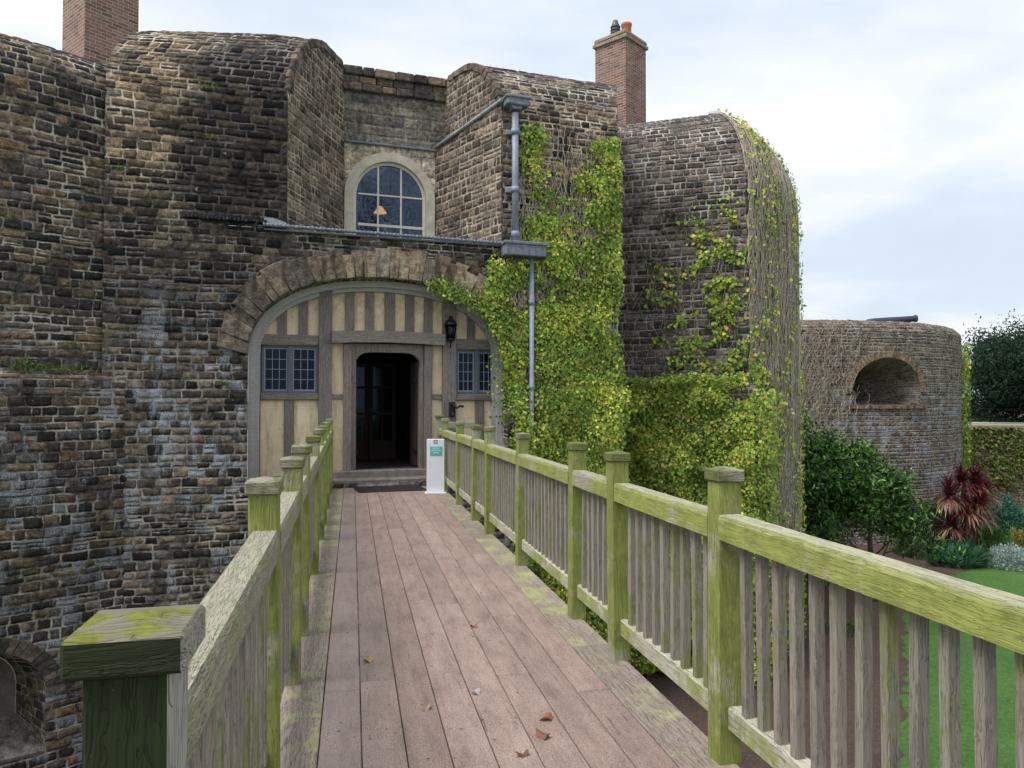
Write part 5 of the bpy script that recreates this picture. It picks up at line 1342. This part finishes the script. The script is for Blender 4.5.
mound('bright_shrub', at(985, 31.2), 1.1, .8, 1.15, 3500, (.09, .17), [(.09, .22, .04), (.15, .30, .06), (.04, .10, .02)], (3, 2, 2), 'fresh green shrub between the red plant and the silver shrub', 'shrub', sd=9)
mound('yellow_shrub', at(1022, 31.8), .8, .7, 1.0, 2600, (.08, .15), [(.36, .34, .07), (.25, .26, .05), (.40, .20, .08)], (3, 2, 1), 'yellowish low shrub behind the silver shrub at the right edge', 'shrub', sd=11)
mound('dark_shrub', at(1040, 30.5), .9, .8, .9, 2600, (.08, .15), [(.05, .12, .03), (.09, .18, .05)], (3, 2), 'green shrub cut by the right picture edge beyond the lawn', 'shrub', sd=12)
for (px, z, r_, lb) in ((872, 24.5, .35, 'small green seedling clump in the bare soil'), (915, 27.8, .3, 'tiny green weed on the bare soil near the dark shrub'), (840, 21, .45, 'low green leaves behind the middle balusters')):
    mound('bed_weed', at(px, z), r_, r_, r_*.6, 260, (.08, .16), [(.10, .22, .05), (.06, .14, .03)], (1, 1), lb, 'plant')
# tall bare tree behind the photographer, mirrored in the arched window
tree('bare_tree', (12, -24, -.12), 24, .5, 9, 3, 0, (.1, .2), DG, (1, 1, 1), 'tall leafless tree standing behind the bridge end', 'tree', crown_h=.3, seed=8, up=.5, nb=26)
tree('bare_tree', (21, -27, -.12), 23, .5, 9, 3, 0, (.1, .2), DG, (1, 1, 1), 'second leafless tree farther along the bank behind the bridge end', 'tree', crown_h=.3, seed=18, up=.5, nb=26)

# ------------------------------------------------------------------ world, sun, camera
g = G('World', True); SC.world = g.m
tc = g.n('TexCoord').outputs['Generated']
sky = g.n('TexSky', sky_type='NISHITA'); sky.sun_disc = False; sky.sun_elevation = R(58); sky.sun_rotation = R(250); sky.air_density = 1.2; sky.dust_density = 2.0
sx_, sy_, sz_ = g.sep(tc)
zz = g.math('ADD', g.math('MAXIMUM', sz_, 0), .22)
cp = g.comb(g.math('DIVIDE', sx_, zz), g.math('DIVIDE', sy_, zz), 0.0)
c1 = g.noise(g.vmath('ADD', cp, (3.3, 1.2, 0)), .8, 6, .55, .4)
c2 = g.noise(g.vmath('ADD', cp, (7.7, 4.2, 0)), 2.2, 5, .55)
cf = g.math('ADD', g.math('MULTIPLY', c1, .75), g.math('MULTIPLY', c2, .25))
cover = g.sstep(cf, .36, .54, .82, 1.0)
cc = g.mix(g.sstep(cf, .42, .66), (5.6, 6.3, 7.3), (7.7, 7.8, 8.05))
colr = g.mix(cover, sky.outputs[0], cc)
bg = g.n('Background', {'Color': colr, 'Strength': .1}); g.t.links.new(bg.outputs[0], g.out.inputs[0])

sun = bpy.data.lights.new('Sun', 'SUN'); sun.energy = 2.5; sun.angle = R(32); sun.color = (1.0, .975, .94)
so = bpy.data.objects.new('sun_lamp', sun); COL.objects.link(so)
az = R(250); el = R(58)     # bearing of the sun measured clockwise from +Y
dvec = Vector((math.sin(az)*math.cos(el), math.cos(az)*math.cos(el), math.sin(el)))
so.rotation_euler = dvec.to_track_quat('Z', 'Y').to_euler(); so.location = (0, -5, 30)

cam = bpy.data.cameras.new('Camera'); co = bpy.data.objects.new('camera', cam); COL.objects.link(co); SC.camera = co
cam.sensor_width = 36; cam.lens = 36*750/1024; cam.clip_start = .05; cam.clip_end = 6000
co.location = (0, 0, 1.6); co.rotation_euler = (R(90)+math.atan(18/750), 0, -YAW)
SC.view_settings.view_transform = 'Standard'; SC.view_settings.look = 'None'; SC.view_settings.exposure = 0.46; SC.view_settings.gamma = 1
SC.render.engine = 'CYCLES'
SC.cycles.max_bounces = 5; SC.cycles.diffuse_bounces = 2; SC.cycles.glossy_bounces = 2; SC.cycles.use_adaptive_sampling = True; SC.cycles.adaptive_threshold = 0.025; SC.cycles.transparent_max_bounces = 8
SC.cycles.use_denoising = True
